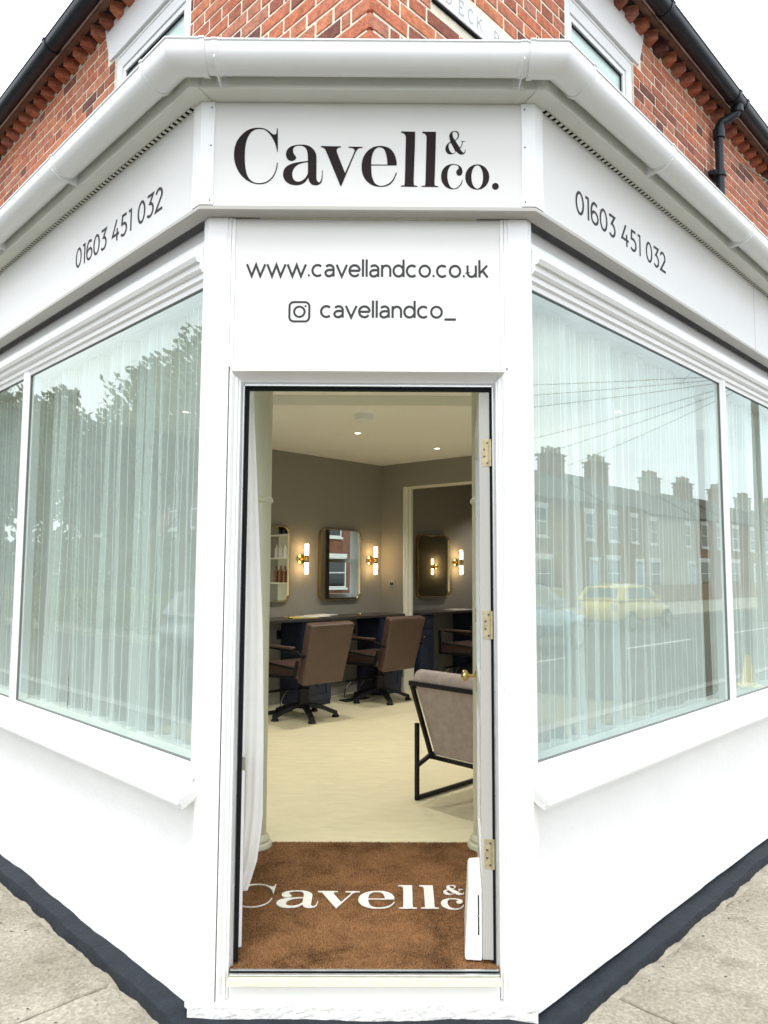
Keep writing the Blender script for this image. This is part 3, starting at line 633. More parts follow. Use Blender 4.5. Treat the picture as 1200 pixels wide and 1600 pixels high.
tag(build('vent_grille', g, 'eaves_upvc', ev), kind='stuff')
g = G()
for f in (fL, fR): g.box(.02, 4.5, .0465, .058, 3.1651, 3.1653, f)
g = G()
for sd, f in (('L', fL), ('R', fR)):
    for k in range(148):
        t = .02+k*.03+.0143; g.box(t, t+.0154, .0485, .062, 3.1625, 3.1652, f)
tag(build('vent_slot', g, 'black_rubber', ev), kind='stuff')
for sd, f in (('L', fL), ('R', fR)):   # joint covers on the eaves board
    sgn = -1 if sd == 'L' else 1; c2 = corner(sd, .1235); c1 = corner(sd, .1212)
    pr = lambda o, z: z
    rings = []
    for (ax, ay) in [(f(.03, .1235, 0)[0], f(.03, .1235, 0)[1]), c2, (c2[0]-sgn*.035, -.1235)]:
        rings.append((ax, ay))
    g = G(); low, high = 3.163, 3.244
    inn = [xy(f(.03, .05, 0)), corner(sd, .05), (corner(sd, .05)[0]-sgn*.035, -.05)]
    vs = []
    for (a, b), (c, d) in zip(rings, inn): vs += [(a, b, high), (a, b, low), (c, d, low)]
    g.add(vs, [(0, 1, 4, 3), (3, 4, 7, 6), (1, 2, 5, 4), (4, 5, 8, 7)]); build('joint_cover', g, 'eaves_upvc', ev)
def gut_prof(o, z, r, up, th=.003, n=14):
    out = [(o+r*math.cos(R_(a)), z+r*math.sin(R_(a))) for a in [180+180*i/n for i in range(n+1)]]
    out = [(o-r, z+up)]+out+[(o+r, z+up), (o+r+.004, z+up+.002), (o+r+.004, z+up+.007), (o+r-.002, z+up+.009)]
    inn = [(o+(r-th)*math.cos(R_(a)), z+(r-th)*math.sin(R_(a))) for a in [360-180*i/n for i in range(n+1)]]
    return out+[(o+r-th-.002, z+up+.004)]+inn+[(o-r+th, z+up)]
GP = gut_prof(.180, 3.236, .056, .016)
g = G()
sweep(g, GP, 'F'); gt = build('white_gutter', g, 'upvc', bld, smooth=True)
for sd in 'LR':
    g = G(); sweep(g, GP, sd, 4.6); build('gutter_run', g, 'upvc', gt, smooth=True)
GC = gut_prof(.180, 3.236, .0605, .017)
for sd, f in (('L', fL), ('R', fR)):
    sgn = -1 if sd == 'L' else 1; g = G(); rings = []
    for t in (.075,): rings.append([f(t, o, z) for o, z in GC])
    rings.append([(*corner(sd, o), z) for o, z in GC])
    rings.append([(sgn*(W-.01), -o, z) for o, z in GC])
    g.loft(rings); build('gutter_angle', g, 'upvc', gt, smooth=True)
    GE = gut_prof(.180, 3.236, .0635, .0175, th=.006)
    g = G(); g.loft([[f(t, o, z) for o, z in GE] for t in (.058, .074)]); build('gutter_collar', g, 'upvc', gt, smooth=True)
    g = G(); g.loft([[(sgn*x, -o, z) for o, z in GE] for x in (W-.028, W-.010)]); build('gutter_collar', g, 'upvc', gt, smooth=True)
def bracket(f, t):
    g = G(); P = gut_prof(.180, 3.236, .0592, .016, th=.0034)
    g.loft([[f(a, o, z) for o, z in P] for a in (t-.011, t+.011)])
    n = 10; web = [(.123, 3.188), (.1235, 3.180)]+[(.180+.060*math.cos(R_(a)), 3.236+.060*math.sin(R_(a))) for a in [292-14*i for i in range(9)]]
    web = [(.1225, 3.1655), (.150, 3.1665), (.205, 3.1735), (.236, 3.196)]+[(.180+.0602*math.cos(R_(a)), 3.236+.0602*math.sin(R_(a))) for a in (330, 310, 290, 270, 250, 230, 210)]+[(.1225, 3.222)]
    g.loft([[f(a, o, z) for o, z in web] for a in (t-.002, t+.002)])
    g.box(t-.020, t+.020, .1212, .1236, 3.172, 3.224, f)
    return build('gutter_bracket', g, 'upvc', gt, smooth=True)
for t in (.87, 1.77, 2.7, 3.6): bracket(fL, t)
for t in (.72, 1.66, 2.6, 3.5): bracket(fR, t)
bracket(fF, -.505); bracket(fF, .518)
# lead flat roof behind the gutter
g = G(); tz = 3.262
g.add([fL(4.6, .10, 3.25), (*corner('L', .10), 3.25), (*corner('R', .10), 3.25), fR(4.6, .10, 3.25), fR(4.9, -.49, 3.30), (0, .16, 3.30), fL(4.9, -.49, 3.30)],
      [(0, 1, 6), (1, 5, 6), (1, 2, 5), (2, 3, 4, 5)]); build('lead_roof', g, 'slate', bld)

# ---- upper storey: brick walls laid in Flemish bond
BO = -.5; TA = -.299; PZ = .0700; Z0 = 3.245; ZT = 4.86
def brick_mesh(kind, v):
    rnd = random.Random(hash((kind == 's', v)) & 7+v*3); ln = .2085 if kind == 's' else .1005; h = .0582; d = .05
    g = G(); j = lambda a=.0016: rnd.uniform(-a, a)
    c = .0022
    x0, x1, z0, z1 = -ln/2, ln/2, -h/2, h/2
    outer = [(x0+j(), 0, z0+j()), (x1+j(), 0, z0+j()), (x1+j(), 0, z1+j()), (x0+j(), 0, z1+j())]
    face = [(x*(1-c/abs(x)), .0024+j(.0007), z*(1-c/abs(z))) for x, y, z in outer]
    back = [(x, -d, z) for x, y, z in outer]
    g.v = face+outer+back
    g.f = [(0, 1, 2, 3)]+[(i, (i+1) % 4, 4+(i+1) % 4, 4+i) for i in range(4)]+[(4+i, 4+(i+1) % 4, 8+(i+1) % 4, 8+i) for i in range(4)]
    return g
BM = {}
for kind in 'sh':
    for v in range(5):
        gg = brick_mesh(kind, v); o_ = build('brick', gg, 'brick'); BM[kind, v] = (o_.data, gg); bpy.data.objects.remove(o_)
camv = Vector((.051, -2.497, 1.503))
def brick_wall(sd, f, openings, tend):
    """list of bricks (kind, t centre, z, distance)"""
    out = []; rows = int((ZT-Z0)/PZ)+1; rnd = random.Random(11 if sd == 'L' else 12)
    for r in range(rows+1):
        z = ZT-.035-PZ*r
        if z < Z0: break
        t = TA; first = 's' if (r+(sd == 'R')) % 2 else 'h'; k = 0; seq = []
        # quoin: header / queen closer on alternate courses
        if first == 's': lens = ['s', 'h']
        else: lens = ['h', 'h', 's']
        i = 0
        while t < tend:
            if i < len(lens): kk = lens[i]
            else: kk = 's' if seq[-1] == 'h' else 'h'
            ln = .2115 if kk == 's' else .1035
            if i == 1 and first == 'h': ln = .05
            a, b = t, t+ln
            seq.append(kk)
            segs = [(a, b)]
            for (oa, ob, oz0, oz1) in openings:
                ns = []
                for (p, q) in segs:
                    if oz0-.03 < z < oz1+.03 and q > oa and p < ob:
                        if oa-p > .02: ns.append((p, oa-.004))
                        if q-ob > .02: ns.append((ob+.004, q))
                    else: ns.append((p, q))
                segs = ns
            for p, q in segs: out.append((kk, (p+q)/2, z, q-p, ln))
            t = b+.0098; i += 1
    return out
openL = [(1.06, 1.955, 3.2, 4.64), (.70, 2.06, 4.66, 4.93)]
openR = [(1.15, 1.955, 3.2, 4.64), (.79, 2.06, 4.66, 4.93), (.062, .93, 3.925, 4.052)]
allb = []
for sd, f, op in (('L', fL, openL), ('R', fR, openR)):
    g = G(); bt, zt = .012, ZT+.01
    segs = [(TA+.02, 1.06 if sd == 'L' else 1.15, Z0, zt), (1.955, TE[sd], Z0, zt)]
    for a, b, c, d in segs: g.box(a, b, BO-.22, BO-.0016, c, d, f)
    a, b = segs[0][1], 1.955; g.box(a, b, BO-.22, BO-.0016, 4.9, zt, f)
    bw = tag(build('brick_wall', g, 'mortar', bld), 'left street brick wall of the upper storey' if sd == 'L' else 'right street brick wall of the upper storey')
    for br in brick_wall(sd, f, op, 6.2 if sd == 'R' else 5.6):
        p = Vector(f(br[1], BO, br[2])); allb.append(((p-camv).length, sd, f, br, bw))
# which bricks can be seen: above the gutter line of sight
def seen(sd, f, br):
    p = Vector(f(br[1], BO, br[2])); d = p-camv
    # crossing of the gutter lip plane
    t = br[1]; 
    for ff in (fL, fR, fF):
        nrm = Vector(ff(0, 1, 0))-Vector(ff(0, 0, 0)); lip = Vector(ff(0, .236, 0)); den = nrm.dot(d)
        k = nrm.dot(lip-camv)/den
        if 0 < k < 1:
            q = camv+d*k
            if ff is fF: ok = abs(q.x) < W+.1
            else: ok = (q-Vector(ff(0, .236, 0))).dot(Vector(ff(1, 0, 0))-Vector(ff(0, 0, 0))) > -.1
            if ok and q.z < 3.245: return False
    f_ = Vector((0.00434, .9964, .08466)).normalized(); dep = d.dot(f_); 
    px = 600+1137.6*d.x/dep; py = 800-1137.6*(d.dot(Vector((0, -.0847, .9964))))/dep
    return -20 < px < 1220 and -25 < py
vis = [b for b in allb if seen(b[1], b[2], b[3])]; hid = [b for b in allb if not seen(b[1], b[2], b[3])]
vis.sort(key=lambda b: b[0]*(1.25 if b[3][0] == 'h' else 1.0))
rb = random.Random(5)
def brick_matrix(sd, f, br):
    kk, t, z, ln, full = br; o = Vector(f(t, BO, z)); a = Vector(f(1, 0, 0))-Vector(f(0, 0, 0)); n = Vector(f(0, 1, 0))-Vector(f(0, 0, 0))
    if sd == 'L': a = -a
    base_ln = .2115 if kk == 's' else .1035
    sx = ln/base_ln; tw = rb.uniform(-.012, .012); u = Vector((0, 0, 1))
    x = (a+u*tw*.5).normalized()*sx; zz = u; y = n*(1) 
    m = Matrix(((x.x, y.x, zz.x, o.x+n.x*rb.uniform(-.0012, .0014)), (x.y, y.y, zz.y, o.y), (x.z, y.z, zz.z, o.z+rb.uniform(-.0012, .0012)), (0, 0, 0, 1)))
    return m
for k, (d, sd, f, br, bw) in enumerate(vis[:296]):
    me = BM[br[0], rb.randrange(5)][0]; o = bpy.data.objects.new('brick', me); COL.objects.link(o); o.matrix_world = brick_matrix(sd, f, br)
    m = o.matrix_world.copy(); o.parent = bw; o.matrix_parent_inverse = Matrix.Identity(4); o.matrix_basis = m
for sd in 'LR':
    g = G()
    for (d, s2, f, br, bw) in vis[296:]+hid:
        if s2 != sd: continue
        gg = BM[br[0], rb.randrange(5)][1]; m = brick_matrix(sd, f, br); g.add([tuple(m @ Vector(v)) for v in gg.v], gg.f); par = bw
    tag(build('far_bricks', g, 'brick', par), kind='stuff')

# ---- upper windows, lintels
for sd, f, a0 in (('L', fL, 1.06), ('R', fR, 1.15)):
    b0 = 1.955; ro = BO-.030
    g = G(); fw = .075
    g.box(a0+.001, a0+fw, ro-.05, ro+.02, 3.25, 4.64, f).box(b0-fw, b0-.001, ro-.05, ro+.02, 3.25, 4.64, f).box(a0+fw, b0-fw, ro-.05, ro+.02, 4.565, 4.64, f)
    uw = build('upper_window', g, 'upvc', bld, bevel=.003)
    g = G()
    g.box(a0+fw, b0-fw, ro-.02, ro+.012, 4.530, 4.5645, f).box(a0+fw, a0+fw+.03, ro-.02, ro+.012, 3.25, 4.530, f).box(b0-fw-.03, b0-fw, ro-.02, ro+.012, 3.25, 4.530, f); build('sash_frame', g, 'upvc', uw, bevel=.003)
    g = G(); e = .004
    g.box(a0+fw+.03, b0-fw-.03, ro-.004, ro+.001, 4.520, 4.5295, f).box(a0+fw+.03, a0+fw+.03+e*2, ro-.004, ro+.001, 3.25, 4.5195, f).box(b0-fw-.03-e*2, b0-fw-.03, ro-.004, ro+.001, 3.25, 4.5195, f); build('gasket', g, 'black_rubber', uw)
    g = G().box(a0+fw+.03, b0-fw-.03, ro-.006, ro-.001, 3.25, 4.520, f); build('pane', g, 'clear_glass', uw)
    g = G().box(a0+fw+.03, b0-fw-.03, ro-.022, ro-.012, 3.25, 4.56, f); build('sky_backing', g, 'upvc', uw)  # white panel added behind the pane to stand in for reflected sky
    g = G(); g.box(a0-.002, b0+.002, BO-.18, BO-.006, 4.6405, 4.660, f); g.loft([[f(t, o, z) for t, z in ((a0-.28, 4.905), (a0-.055, 4.6605), (b0+.062, 4.6605), (b0+.142, 4.905))] for o in (BO-.10, BO+.012)])
    build('lintel', g, 'white_paint', bld, bevel=.004)
    g = G().box(a0-.002, b0+.002, BO-.11, BO-.075, 3.25, 4.639, f); g.v = [v for v in g.v]
# ---- dogtooth cornice, eaves timber, black cast iron gutter
dz0, dz1 = ZT+.010, ZT+.080
tooth = G()
for sd, f in (('L', fL), ('R', fR)):
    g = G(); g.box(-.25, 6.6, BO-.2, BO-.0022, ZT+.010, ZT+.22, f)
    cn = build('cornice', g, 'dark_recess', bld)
    k = 0; rc = random.Random(8)
    while True:
        t = -.20+k*.138; k += 1
        if t > 6.4: break
        jj = rc.uniform(-.004, .004); a = .054
        pts = [(t-a, BO-.02), (t+jj, BO+.084+jj), (t+a, BO-.02)]
        g = G(); g.loft([[f(p, o, z) for p, o in pts] for z in (dz0+rc.uniform(-.002, .002), dz1)])
        build('dogtooth_brick', g, 'brick', cn)
        g = G(); g.loft([[f(t+.069+q, BO+r_, z) for q, r_ in ((-.03, .0), (0, .012), (.03, .0))] for z in (ZT+.010, ZT+.013)]); g.add([f(t+.069-.02, BO+.002, ZT+.012), f(t+.069+.02, BO+.002, ZT+.012), f(t+.069+jj, BO+.004, ZT+.040)], [(0, 1, 2)]); build('mortar_spike', g, 'mortar', cn)
    g = G(); g.box(-.25, 6.6, BO+.0, BO+.060, dz1+.001, dz1+.012, f); build('cornice_bed', g, 'dark_recess', cn)
    g = G(); g.prism([(BO-.1, dz1+.013), (BO+.098, dz1+.013), (BO+.100, dz1+.09), (BO-.1, dz1+.09)], -.30, 6.6, f); build('eaves_timber', g, 'old_wood', cn)
    g = G(); bg_ = gut_prof(-.332, 4.965, .052, .006, th=.004)
    g.prism(bg_, -.25, 6.6, f); ig = build('iron_gutter', g, 'black_iron', bld, smooth=True)
    for t in ((2.55, 4.35) if sd == 'L' else (2.05, 3.20, 3.35, 5.0)):
        e_ = gut_prof(-.332, 4.965, .0575, .010, th=.008); g = G().loft([[f(a, o, z) for o, z in e_] for a in (t-.018, t+.018)]); build('gutter_joint', g, 'black_iron', ig, smooth=True)
    g = G(); g.add([f(-.35, -.30, 5.03), f(6.7, -.30, 5.03), f(6.7, -3.6, 7.2), f(2.9, -3.6, 7.2)], [(0, 1, 2, 3)]); build('slate_roof', g, 'slate', bld)
# downpipe on the right
g = G(); z_ = 4.965
pp = [fR(3.27, -.332, 4.93), fR(3.27, -.332, 4.885), fR(3.262, -.345, 4.86), fR(3.215, -.425, 4.815), fR(3.205, -.438, 4.79), fR(3.20, -.442, 4.75), fR(3.20, -.442, 3.27)]
dp = build('downpipe', G().tube(pp, .030, 16), 'black_iron', bld, smooth=True)
for z in (4.76, ): build('pipe_socket', G().tube([fR(3.20, -.442, z-.07), fR(3.20, -.442, z)], .041, 16), 'black_iron', dp, smooth=True)
build('pipe_socket', G().tube([fR(3.27, -.332, 4.872), fR(3.27, -.332, 4.92)], .042, 16), 'black_iron', dp, smooth=True)
g = G().tube([fR(3.20, -.442, 4.40), fR(3.20, -.442, 4.435)], .040, 16); g.box(3.12, 3.28, -.50, -.475, 4.402, 4.432, fR); g.box(3.13, 3.17, -.49, -.445, 4.402, 4.432, fR)
build('pipe_clip', g, 'black_iron', dp, smooth=True)
tag(build('overhead_wire', G().tube([fR(3.62, -.46, 4.70), fR(4.4, -.2, 4.55), fR(7, 1.2, 4.9), fR(16, 6.0, 6.3)], .006, 6), 'wall_taupe'), 'thin pale cable leaving the brickwork beside the black downpipe', 'cable')
tag(build('signal_cable', G().tube([fR(3.40, -.486, 4.62), fR(3.41, -.486, 4.3), fR(3.40, -.486, 3.3)], .005, 6), 'black_rubber'), 'thin black cable running down the brick wall right of the downpipe', 'cable')

# ---- street name plate on the brickwork
pl = thing('street_name_plate', 'white stone street name plate with engraved capitals set in the brick above the gutter', 'street sign', fR(.4, BO, 3.98))
g = G().box(.063, .929, BO-.04, BO+.016, 3.934, 4.050, fR); build('plate', g, 'stone', pl, bevel=.003)
g = G().box(.063, .929, BO-.03, BO+.012, 3.9255, 3.9335, fR); build('drip_edge', g, 'black_rubber', pl)
CAP = {'W': (1.1, [[(0, 1), (.28, 0), (.55, .9), (.82, 0), (1.1, 1)]]), 'A': (.8, [[(0, 0), (.4, 1), (.8, 0)], [(.16, .38), (.64, .38)]]), 'L': (.6, [[(.05, 1), (.05, 0), (.6, 0), (.6, .2)]]),
       'D': (.75, [[(.05, 0), (.05, 1)], [(.0, 1), (.3, 1)]+arc(.3, .5, .42, .5, 85, -85, 10)+[(.0, 0)]]), 'E': (.6, [[(.6, .82), (.6, 1), (.05, 1), (.05, 0), (.6, 0), (.6, .18)], [(.05, .52), (.42, .52)]]),
       'C': (.72, [arc(.42, .5, .38, .5, 45, 315, 14)]), 'K': (.75, [[(.05, 1), (.05, 0)], [(.66, 1), (.09, .42)], [(.3, .58), (.72, 0)]]), 'R': (.75, [[(.05, 0), (.05, 1), (.38, 1)]+arc(.38, .74, .26, .25, 85, -85, 8)+[(.09, .49)], [(.36, .49), (.7, 0)]])}
cw = {'L': .104, 'D': .159, 'E': .243, 'C': .311, 'K': .377, 'R': .509}
k = 0
for ch, tcn in cw.items():
    g = G(); wd, st = CAP[ch]; h = .062
    for s_ in st:
        k += 1; gg = G(); ribbon(gg, s_, .12, False, 0)
        g.add([fR(tcn+(x-wd/2)*h*.85, BO+.0165+(k % 3)*.0002, 3.962+y*h) for x, y, z in gg.v], gg.f)
    build('engraved_letter', g, 'engraving', pl, recalc=False)

# ------------------------------------------------------------------ signs
for nm, sg, lab in (('fascia_sign', 'F', 'wide white fascia sign over the doorway with large dark serif shop name'),
                    ('fascia_sign', 'L', 'long white fascia sign above the left window with a grey phone number'),
                    ('fascia_sign', 'R', 'long white fascia sign above the right window with a grey phone number')):
    s_ = thing(nm, lab, 'sign', (0, -.045, 2.97) if sg == 'F' else (fL if sg == 'L' else fR)(1.5, .045, 2.97), 'white fascia signs under the gutter')
    g = G(); sweep(g, [(.0445, 2.783), (.0480, 2.783), (.0480, 3.1645), (.0445, 3.1645)], sg, 3.2 if sg != 'F' else 0)
    build('board', g, 'white_board', s_)
    if sg == 'F':
        gs = []
        for gi, polys in enumerate(LOGO):
            gg = fill_shape([smooth_poly([(a*1e-4, b*1e-4) for a, b in p]) for p in polys], .0012)
            gg.v = [(x, -.0488-z, y) for x, y, z in gg.v]; build('letter', gg, 'logo_vinyl', s_)
    else:
        f = fL if sg == 'L' else fR; wd = sans('01603 451 032', .17)[1]
        ta, tb = (1.045, .252) if sg == 'L' else (.262, 1.055); k = (tb-ta)/wd; h = .0655; x0 = 0
        for word in ('01603', '451', '032'):
            gg, ww = sans(word, .17); gg.v = [f(ta+(x+x0)*k, .0486+z, 2.872+y*h) for x, y, z in gg.v]; build('phone_number', gg, 'text_vinyl', s_, recalc=False)
            x0 += ww+SB*1.35+.42+SB
        j = G().box(2.24, 2.2415, .0481, .0484, 2.784, 3.164, f); build('board_joint', j, 'joint_dark', s_)
sp = thing('contact_sign', 'white panel over the door with grey web address and camera icon', 'sign', (0, .008, 2.48))
g = G().box(-.4695, .4695, .0065, .0098, 2.217, 2.762); build('board', g, 'white_board', sp)
def front_text(text, x0, x1, zb, xh, name, wgt):
    gg, wd = sans(text, wgt); k = (x1-x0)/wd
    gg.v = [(x0+x*k, .0058-z, zb+y*xh) for x, y, z in gg.v]; return build(name, gg, 'text_vinyl', sp, recalc=False)
front_text('www.cavellandco.co.uk', -.428, .427, 2.553, .0435, 'web_address', .195)
front_text('cavellandco_', -.165, .313, 2.404, .0425, 'account_name', .195)
g = G(); cx_, cz_ = -.240, 2.424
rr = []
for qx, qz, a in ((1, 1, 0), (-1, 1, 90), (-1, -1, 180), (1, -1, 270)): rr += arc(cx_+qx*.0195, cz_+qz*.0195, .0155, .0155, a, a+90, 7)
ribbon(g, rr, .0075, True, 0); ribbon(g, arc(cx_, cz_, .0185, .0185, 0, 345, 23), .0072, True, .0002)
g.add([(cx_+.0215+.0038*math.cos(R_(30*i)), cz_+.0205+.0038*math.sin(R_(30*i)), .0001) for i in range(12)], [tuple(range(12))])
g.v = [(x, .0058-z, y) for x, y, z in g.v]; build('camera_icon', g, 'text_vinyl', sp, recalc=False)

# ------------------------------------------------------------------ open door (part of the building)
th_ = R_(6.3); hx, hy = .4, .063
def fD(a, b, z): # a along the leaf from the hinge, b thickness to the right
    return (hx+math.sin(th_)*a+math.cos(th_)*b, hy+math.cos(th_)*a-math.sin(th_)*b, z)
LEN = .815
g = G()
g.box(0, .11, 0, .0355, .215, 2.151, fD).box(LEN-.11, LEN, 0, .0355, .215, 2.151, fD).box(.11, LEN-.11, 0, .0355, .215, .45, fD).box(.11, LEN-.11, 0, .0355, .95, 1.10, fD).box(.11, LEN-.11, 0, .0355, 2.02, 2.151, fD).box(.11, LEN-.11, .010, .026, .45, .95, fD)
dr = tag(build('door', g, 'white_paint', bld, bevel=.002), 'white glazed entrance door standing wide open to the right')
g = G().box(.111, LEN-.111, .017, .023, 1.101, 2.019, fD); build('pane', g, 'clear_glass', dr)
for z in (1.932, 1.327, .558):
    g = G().box(-.0025, -.0002, .008, .035, z-.049, z+.049, fD)
    hg = build('hinge', g, 'dull_brass', dr, bevel=.0006)
    g = G().tube([fD(-.004, .0385, z-.048), fD(-.004, .0385, z+.048)], .0055, 10); build('hinge_pin', g, 'dull_brass', hg, smooth=True)
    for k, (dx, dzz) in enumerate(((.028, .036), (.017, .013), (.017, -.013), (.028, -.036))):
        s_ = G().lathe([(.004, 0), (.004, .0008), (.001, .0012)], n=8, axis='y'); p = fD(-.0026, dx, z+dzz); s_.v = [(p[0]+a, p[1]-b, p[2]+c) for a, b, c in s_.v]; build('screw', s_, 'screw', hg)
kz = 1.05; ka = .755
g = G().lathe([(.024, 0), (.024, .003), (.012, .006), (.008, .010), (.0075, .030), (.010, .034), (.020, .040), (.0255, .048), (.0265, .055), (.024, .062), (.015, .0665), (.006, .068)], n=24, axis='x')
p = fD(ka, 0, kz); g.v = [(p[0]-x, p[1]+y, p[2]+z) for x, y, z in g.v]; build('door_knob', g, 'brass', dr, smooth=True)
g = G().box(ka-.009, ka+.009, -.004, 0, kz+.24, kz+.30, fD).box(ka-.009, ka+.009, -.002, 0, kz-.07, kz+.05, fD); build('lock_plate', g, 'brass', dr, bevel=.001)
g = G(); g.loft([[fD(a, b, z) for b, z in ((-.001, .2055), (-.058, .2055), (-.060, .22), (-.047, .425), (-.040, .432), (-.001, .437))] for a in (.006, .30)])
lb = build('letter_box', g, 'plastic_white', dr, bevel=.006, seg=3)
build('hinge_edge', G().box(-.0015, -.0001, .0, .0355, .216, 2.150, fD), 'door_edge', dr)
g = G().box(.0045, .007, -.0155, -.0105, .29, .42, fD); build('box_slot', g, 'black_socket', lb)
g = G().box(.0042, .007, -.020, -.012, .35, .354, fD); build('box_catch', g, 'metal_strip', lb)
# ------------------------------------------------------------------ salon shell
def poly_slab(name, pts, z0, z1, m, **k):
    g = G().loft([[(x, y, z) for x, y in pts] for z in (z0, z1)]); return tag_struct(build(name, g, m, **k))
foot = [(-.484, .151), (.484, .151), xy(fR(.03, -.19, 0)), xy(fR(9.6, -.19, 0)), xy(fW(-5.6, -.15, 0)), xy(fW(4.7, -.15, 0)), xy(fL(4.9, -.19, 0)), xy(fL(.03, -.19, 0))]
poly_slab('salon_floor', foot, -.2, FL-.002, 'vinyl_floor')
YB = 2.95
near = [(-.484, .161), (.484, .161), xy(fR(.12, -.19, 0)), (W+YB-.27, YB), (-(W+YB-.27), YB), xy(fL(.12, -.19, 0))]
poly_slab('ceiling', near, 2.852, 3.05, 'ceiling_paint')
a_ = W+YB-.27
far = [(-a_, YB+.001), (a_, YB+.001), xy(fR(9.6, -.19, 0)), xy(fW(-5.6, -.15, 0)), xy(fW(4.42, -.15, 0))]
poly_slab('ceiling', far, 2.777, 3.05, 'ceiling_paint')
g = G().box(-a_, a_, YB-.012, YB-.0005, 2.779, 2.851); tag_struct(build('ceiling_step', g, 'trim_cream'))
# inner linings of the front walls
for f, te in ((fL, 4.9), (fR, 9.6)):
    g = G(); 
    if f is fR:
        g.box(3.35, 6.9, -.235, -.2215, FL, 2.776, f).box(8.3, te, -.235, -.2215, FL, 2.776, f).box(6.9, 8.3, -.235, -.2215, FL, 1.05, f).box(6.9, 8.3, -.235, -.2215, 2.45, 2.776, f)
    else: g.box(3.35, te, -.235, -.2215, FL, 2.776, f)
    g.box(.05, 3.35, -.235, -.2215, FL, .84, f); g.box(.05, 3.35, -.235, -.2215, 2.56, 2.85, f)
    tag_struct(build('interior_wall', g, 'wall_taupe'))
g = G().box(-5.6, 4.7, -.14, 0, FL, 2.776, fW); tag_struct(build('interior_wall', g, 'wall_taupe'))
g = G().box(-5.6, -5.45, 0, 6.5, FL, 2.776, fW); tag_struct(build('interior_wall', g, 'wall_taupe'))
# partition with a doorway and shelved niche
PV = 1.42
g = G()
g.box(.0, .332, -.15, 0, FL, 2.776, fP).box(PV, 4.6, -.15, 0, FL, 2.776, fP).box(.332, PV, -.15, 0, 2.500, 2.776, fP)
pw = tag_struct(build('partition_wall', g, 'wall_taupe'))
g = G()
g.prism([(.333, -.152), (.333, .012), (.345, .018), (.350, .010), (.352, -.02), (.362, -.03), (.362, -.045), (.352, -.055), (.352, -.085), (.362, -.095), (.362, -.115), (.352, -.125), (.352, -.152)], FL+.0, 2.499, lambda z, v, o: fP(v, o, z))
build('door_lining', g, 'trim_cream', pw)
g = G().box(.340, .368, -.158, .026, FL, .60, fP); build('plinth_block', g, 'trim_cream', pw, bevel=.004)
g = G().box(.3335, PV, -.151, .004, 2.488, 2.4995, fP); build('door_head', g, 'trim_cream', pw)
g = G().box(0, .338, .0005, .018, FL, FL+.15, fP).box(PV+.02, 4.4, .0005, .018, FL, FL+.15, fP); build('skirting_board', g, 'trim_cream', pw, bevel=.003)
g = G().box(-5.4, 4.4, .0005, .016, FL, FL+.13, fW); tag_struct(build('skirting_board', g, 'wall_taupe', bevel=.003))
# niche shelves with bottles and glasses on the partition wall (seen in the left mirror)
sh = thing('wall_shelves', 'arched shelf unit with bottles and glasses reflected in the left mirror', 'shelves', fP(2.0, 0, FL))
v0, v1 = 1.72, 2.34
g = G(); ap = [(v0, 1.02)]+[((v0+v1)/2-(v1-v0)/2*math.cos(R_(a)), 1.95+(v1-v0)/2*math.sin(R_(a))) for a in range(0, 181, 12)]+[(v1, 1.02)]
g.loft([[fP(v, o, z) for v, z in ap] for o in (.001, .02)]); build('back_panel', g, 'trim_cream', sh)
for z in (1.02, 1.36, 1.70, 2.02): build('shelf', G().box(v0+.01, v1-.01, .021, .17, z, z+.018, fP), 'trim_cream', sh, bevel=.002)
rn = random.Random(3); grp = 'bottles and tumblers on the arched shelves'
P5 = ['leftmost', 'left of centre', 'middle', 'right of centre', 'rightmost']
def bottle_g(r, h): return [(r, 0), (r, h*.62), (r*.85, h*.72), (r*.34, h*.8), (r*.34, h*.97), (r*.42, h*.975), (r*.42, h)]
for zi, z in enumerate((1.038, 1.378, 1.718, 2.038)):
    for k in range(5 if zi < 3 else 3):
        v = v0+.08+k*.115+(.12 if zi == 3 else 0); c = fP(v, .095, z)
        if zi == 0: o = build('tumbler', G().lathe([(.028, 0), (.034, .10), (.032, .10), (.026, .006)], c, 16), 'clear_glass', smooth=True); tag(o, '%s clear tumbler on the lowest arched shelf' % P5[k], 'glass', grp)
        elif zi == 1: o = build('bottle', G().lathe(bottle_g(.033, .23), c, 16), 'copper_bottle', smooth=True); tag(o, '%s copper coloured product bottle on the second arched shelf' % P5[k], 'bottle', grp)
        elif zi == 2: o = build('bottle', G().lathe(bottle_g(.028, .19), c, 16), 'paper', smooth=True); tag(o, '%s pale product bottle on the third arched shelf' % P5[k], 'bottle', grp)
        else: o = build('bottle', G().lathe(bottle_g(.035, .2), c, 16), 'bottle_black', smooth=True); tag(o, '%s black product bottle on the top arched shelf' % P5[k+1], 'bottle', grp)
# ------------------------------------------------------------------ columns behind the door
for sg, (x, y) in ((-1, (-.556, 1.13)), (1, (.566, 1.13))):
    c = thing('column', 'slim cream iron column just behind the door curtain' if sg < 0 else 'slim cream iron column mostly hidden by the open door', 'column', (x, y, FL), 'cream columns behind the doorway')
    z = FL
    build('shaft', G().lathe([(.062, z+.06), (.060, 1.0), (.057, 2.851)], (x, y, 0), 28), 'column_paint', c, smooth=True)
    build('base', G().lathe([(.090, z), (.092, z+.015), (.086, z+.028), (.074, z+.034), (.078, z+.044), (.074, z+.056), (.063, z+.066), (.0, z+.066)], (x, y, 0), 28), 'column_paint', c, smooth=True)
    build('collar', G().lathe([(.058, 1.850), (.066, 1.856), (.069, 1.866), (.066, 1.876), (.058, 1.882)], (x, y, 0), 28), 'column_paint', c, smooth=True)
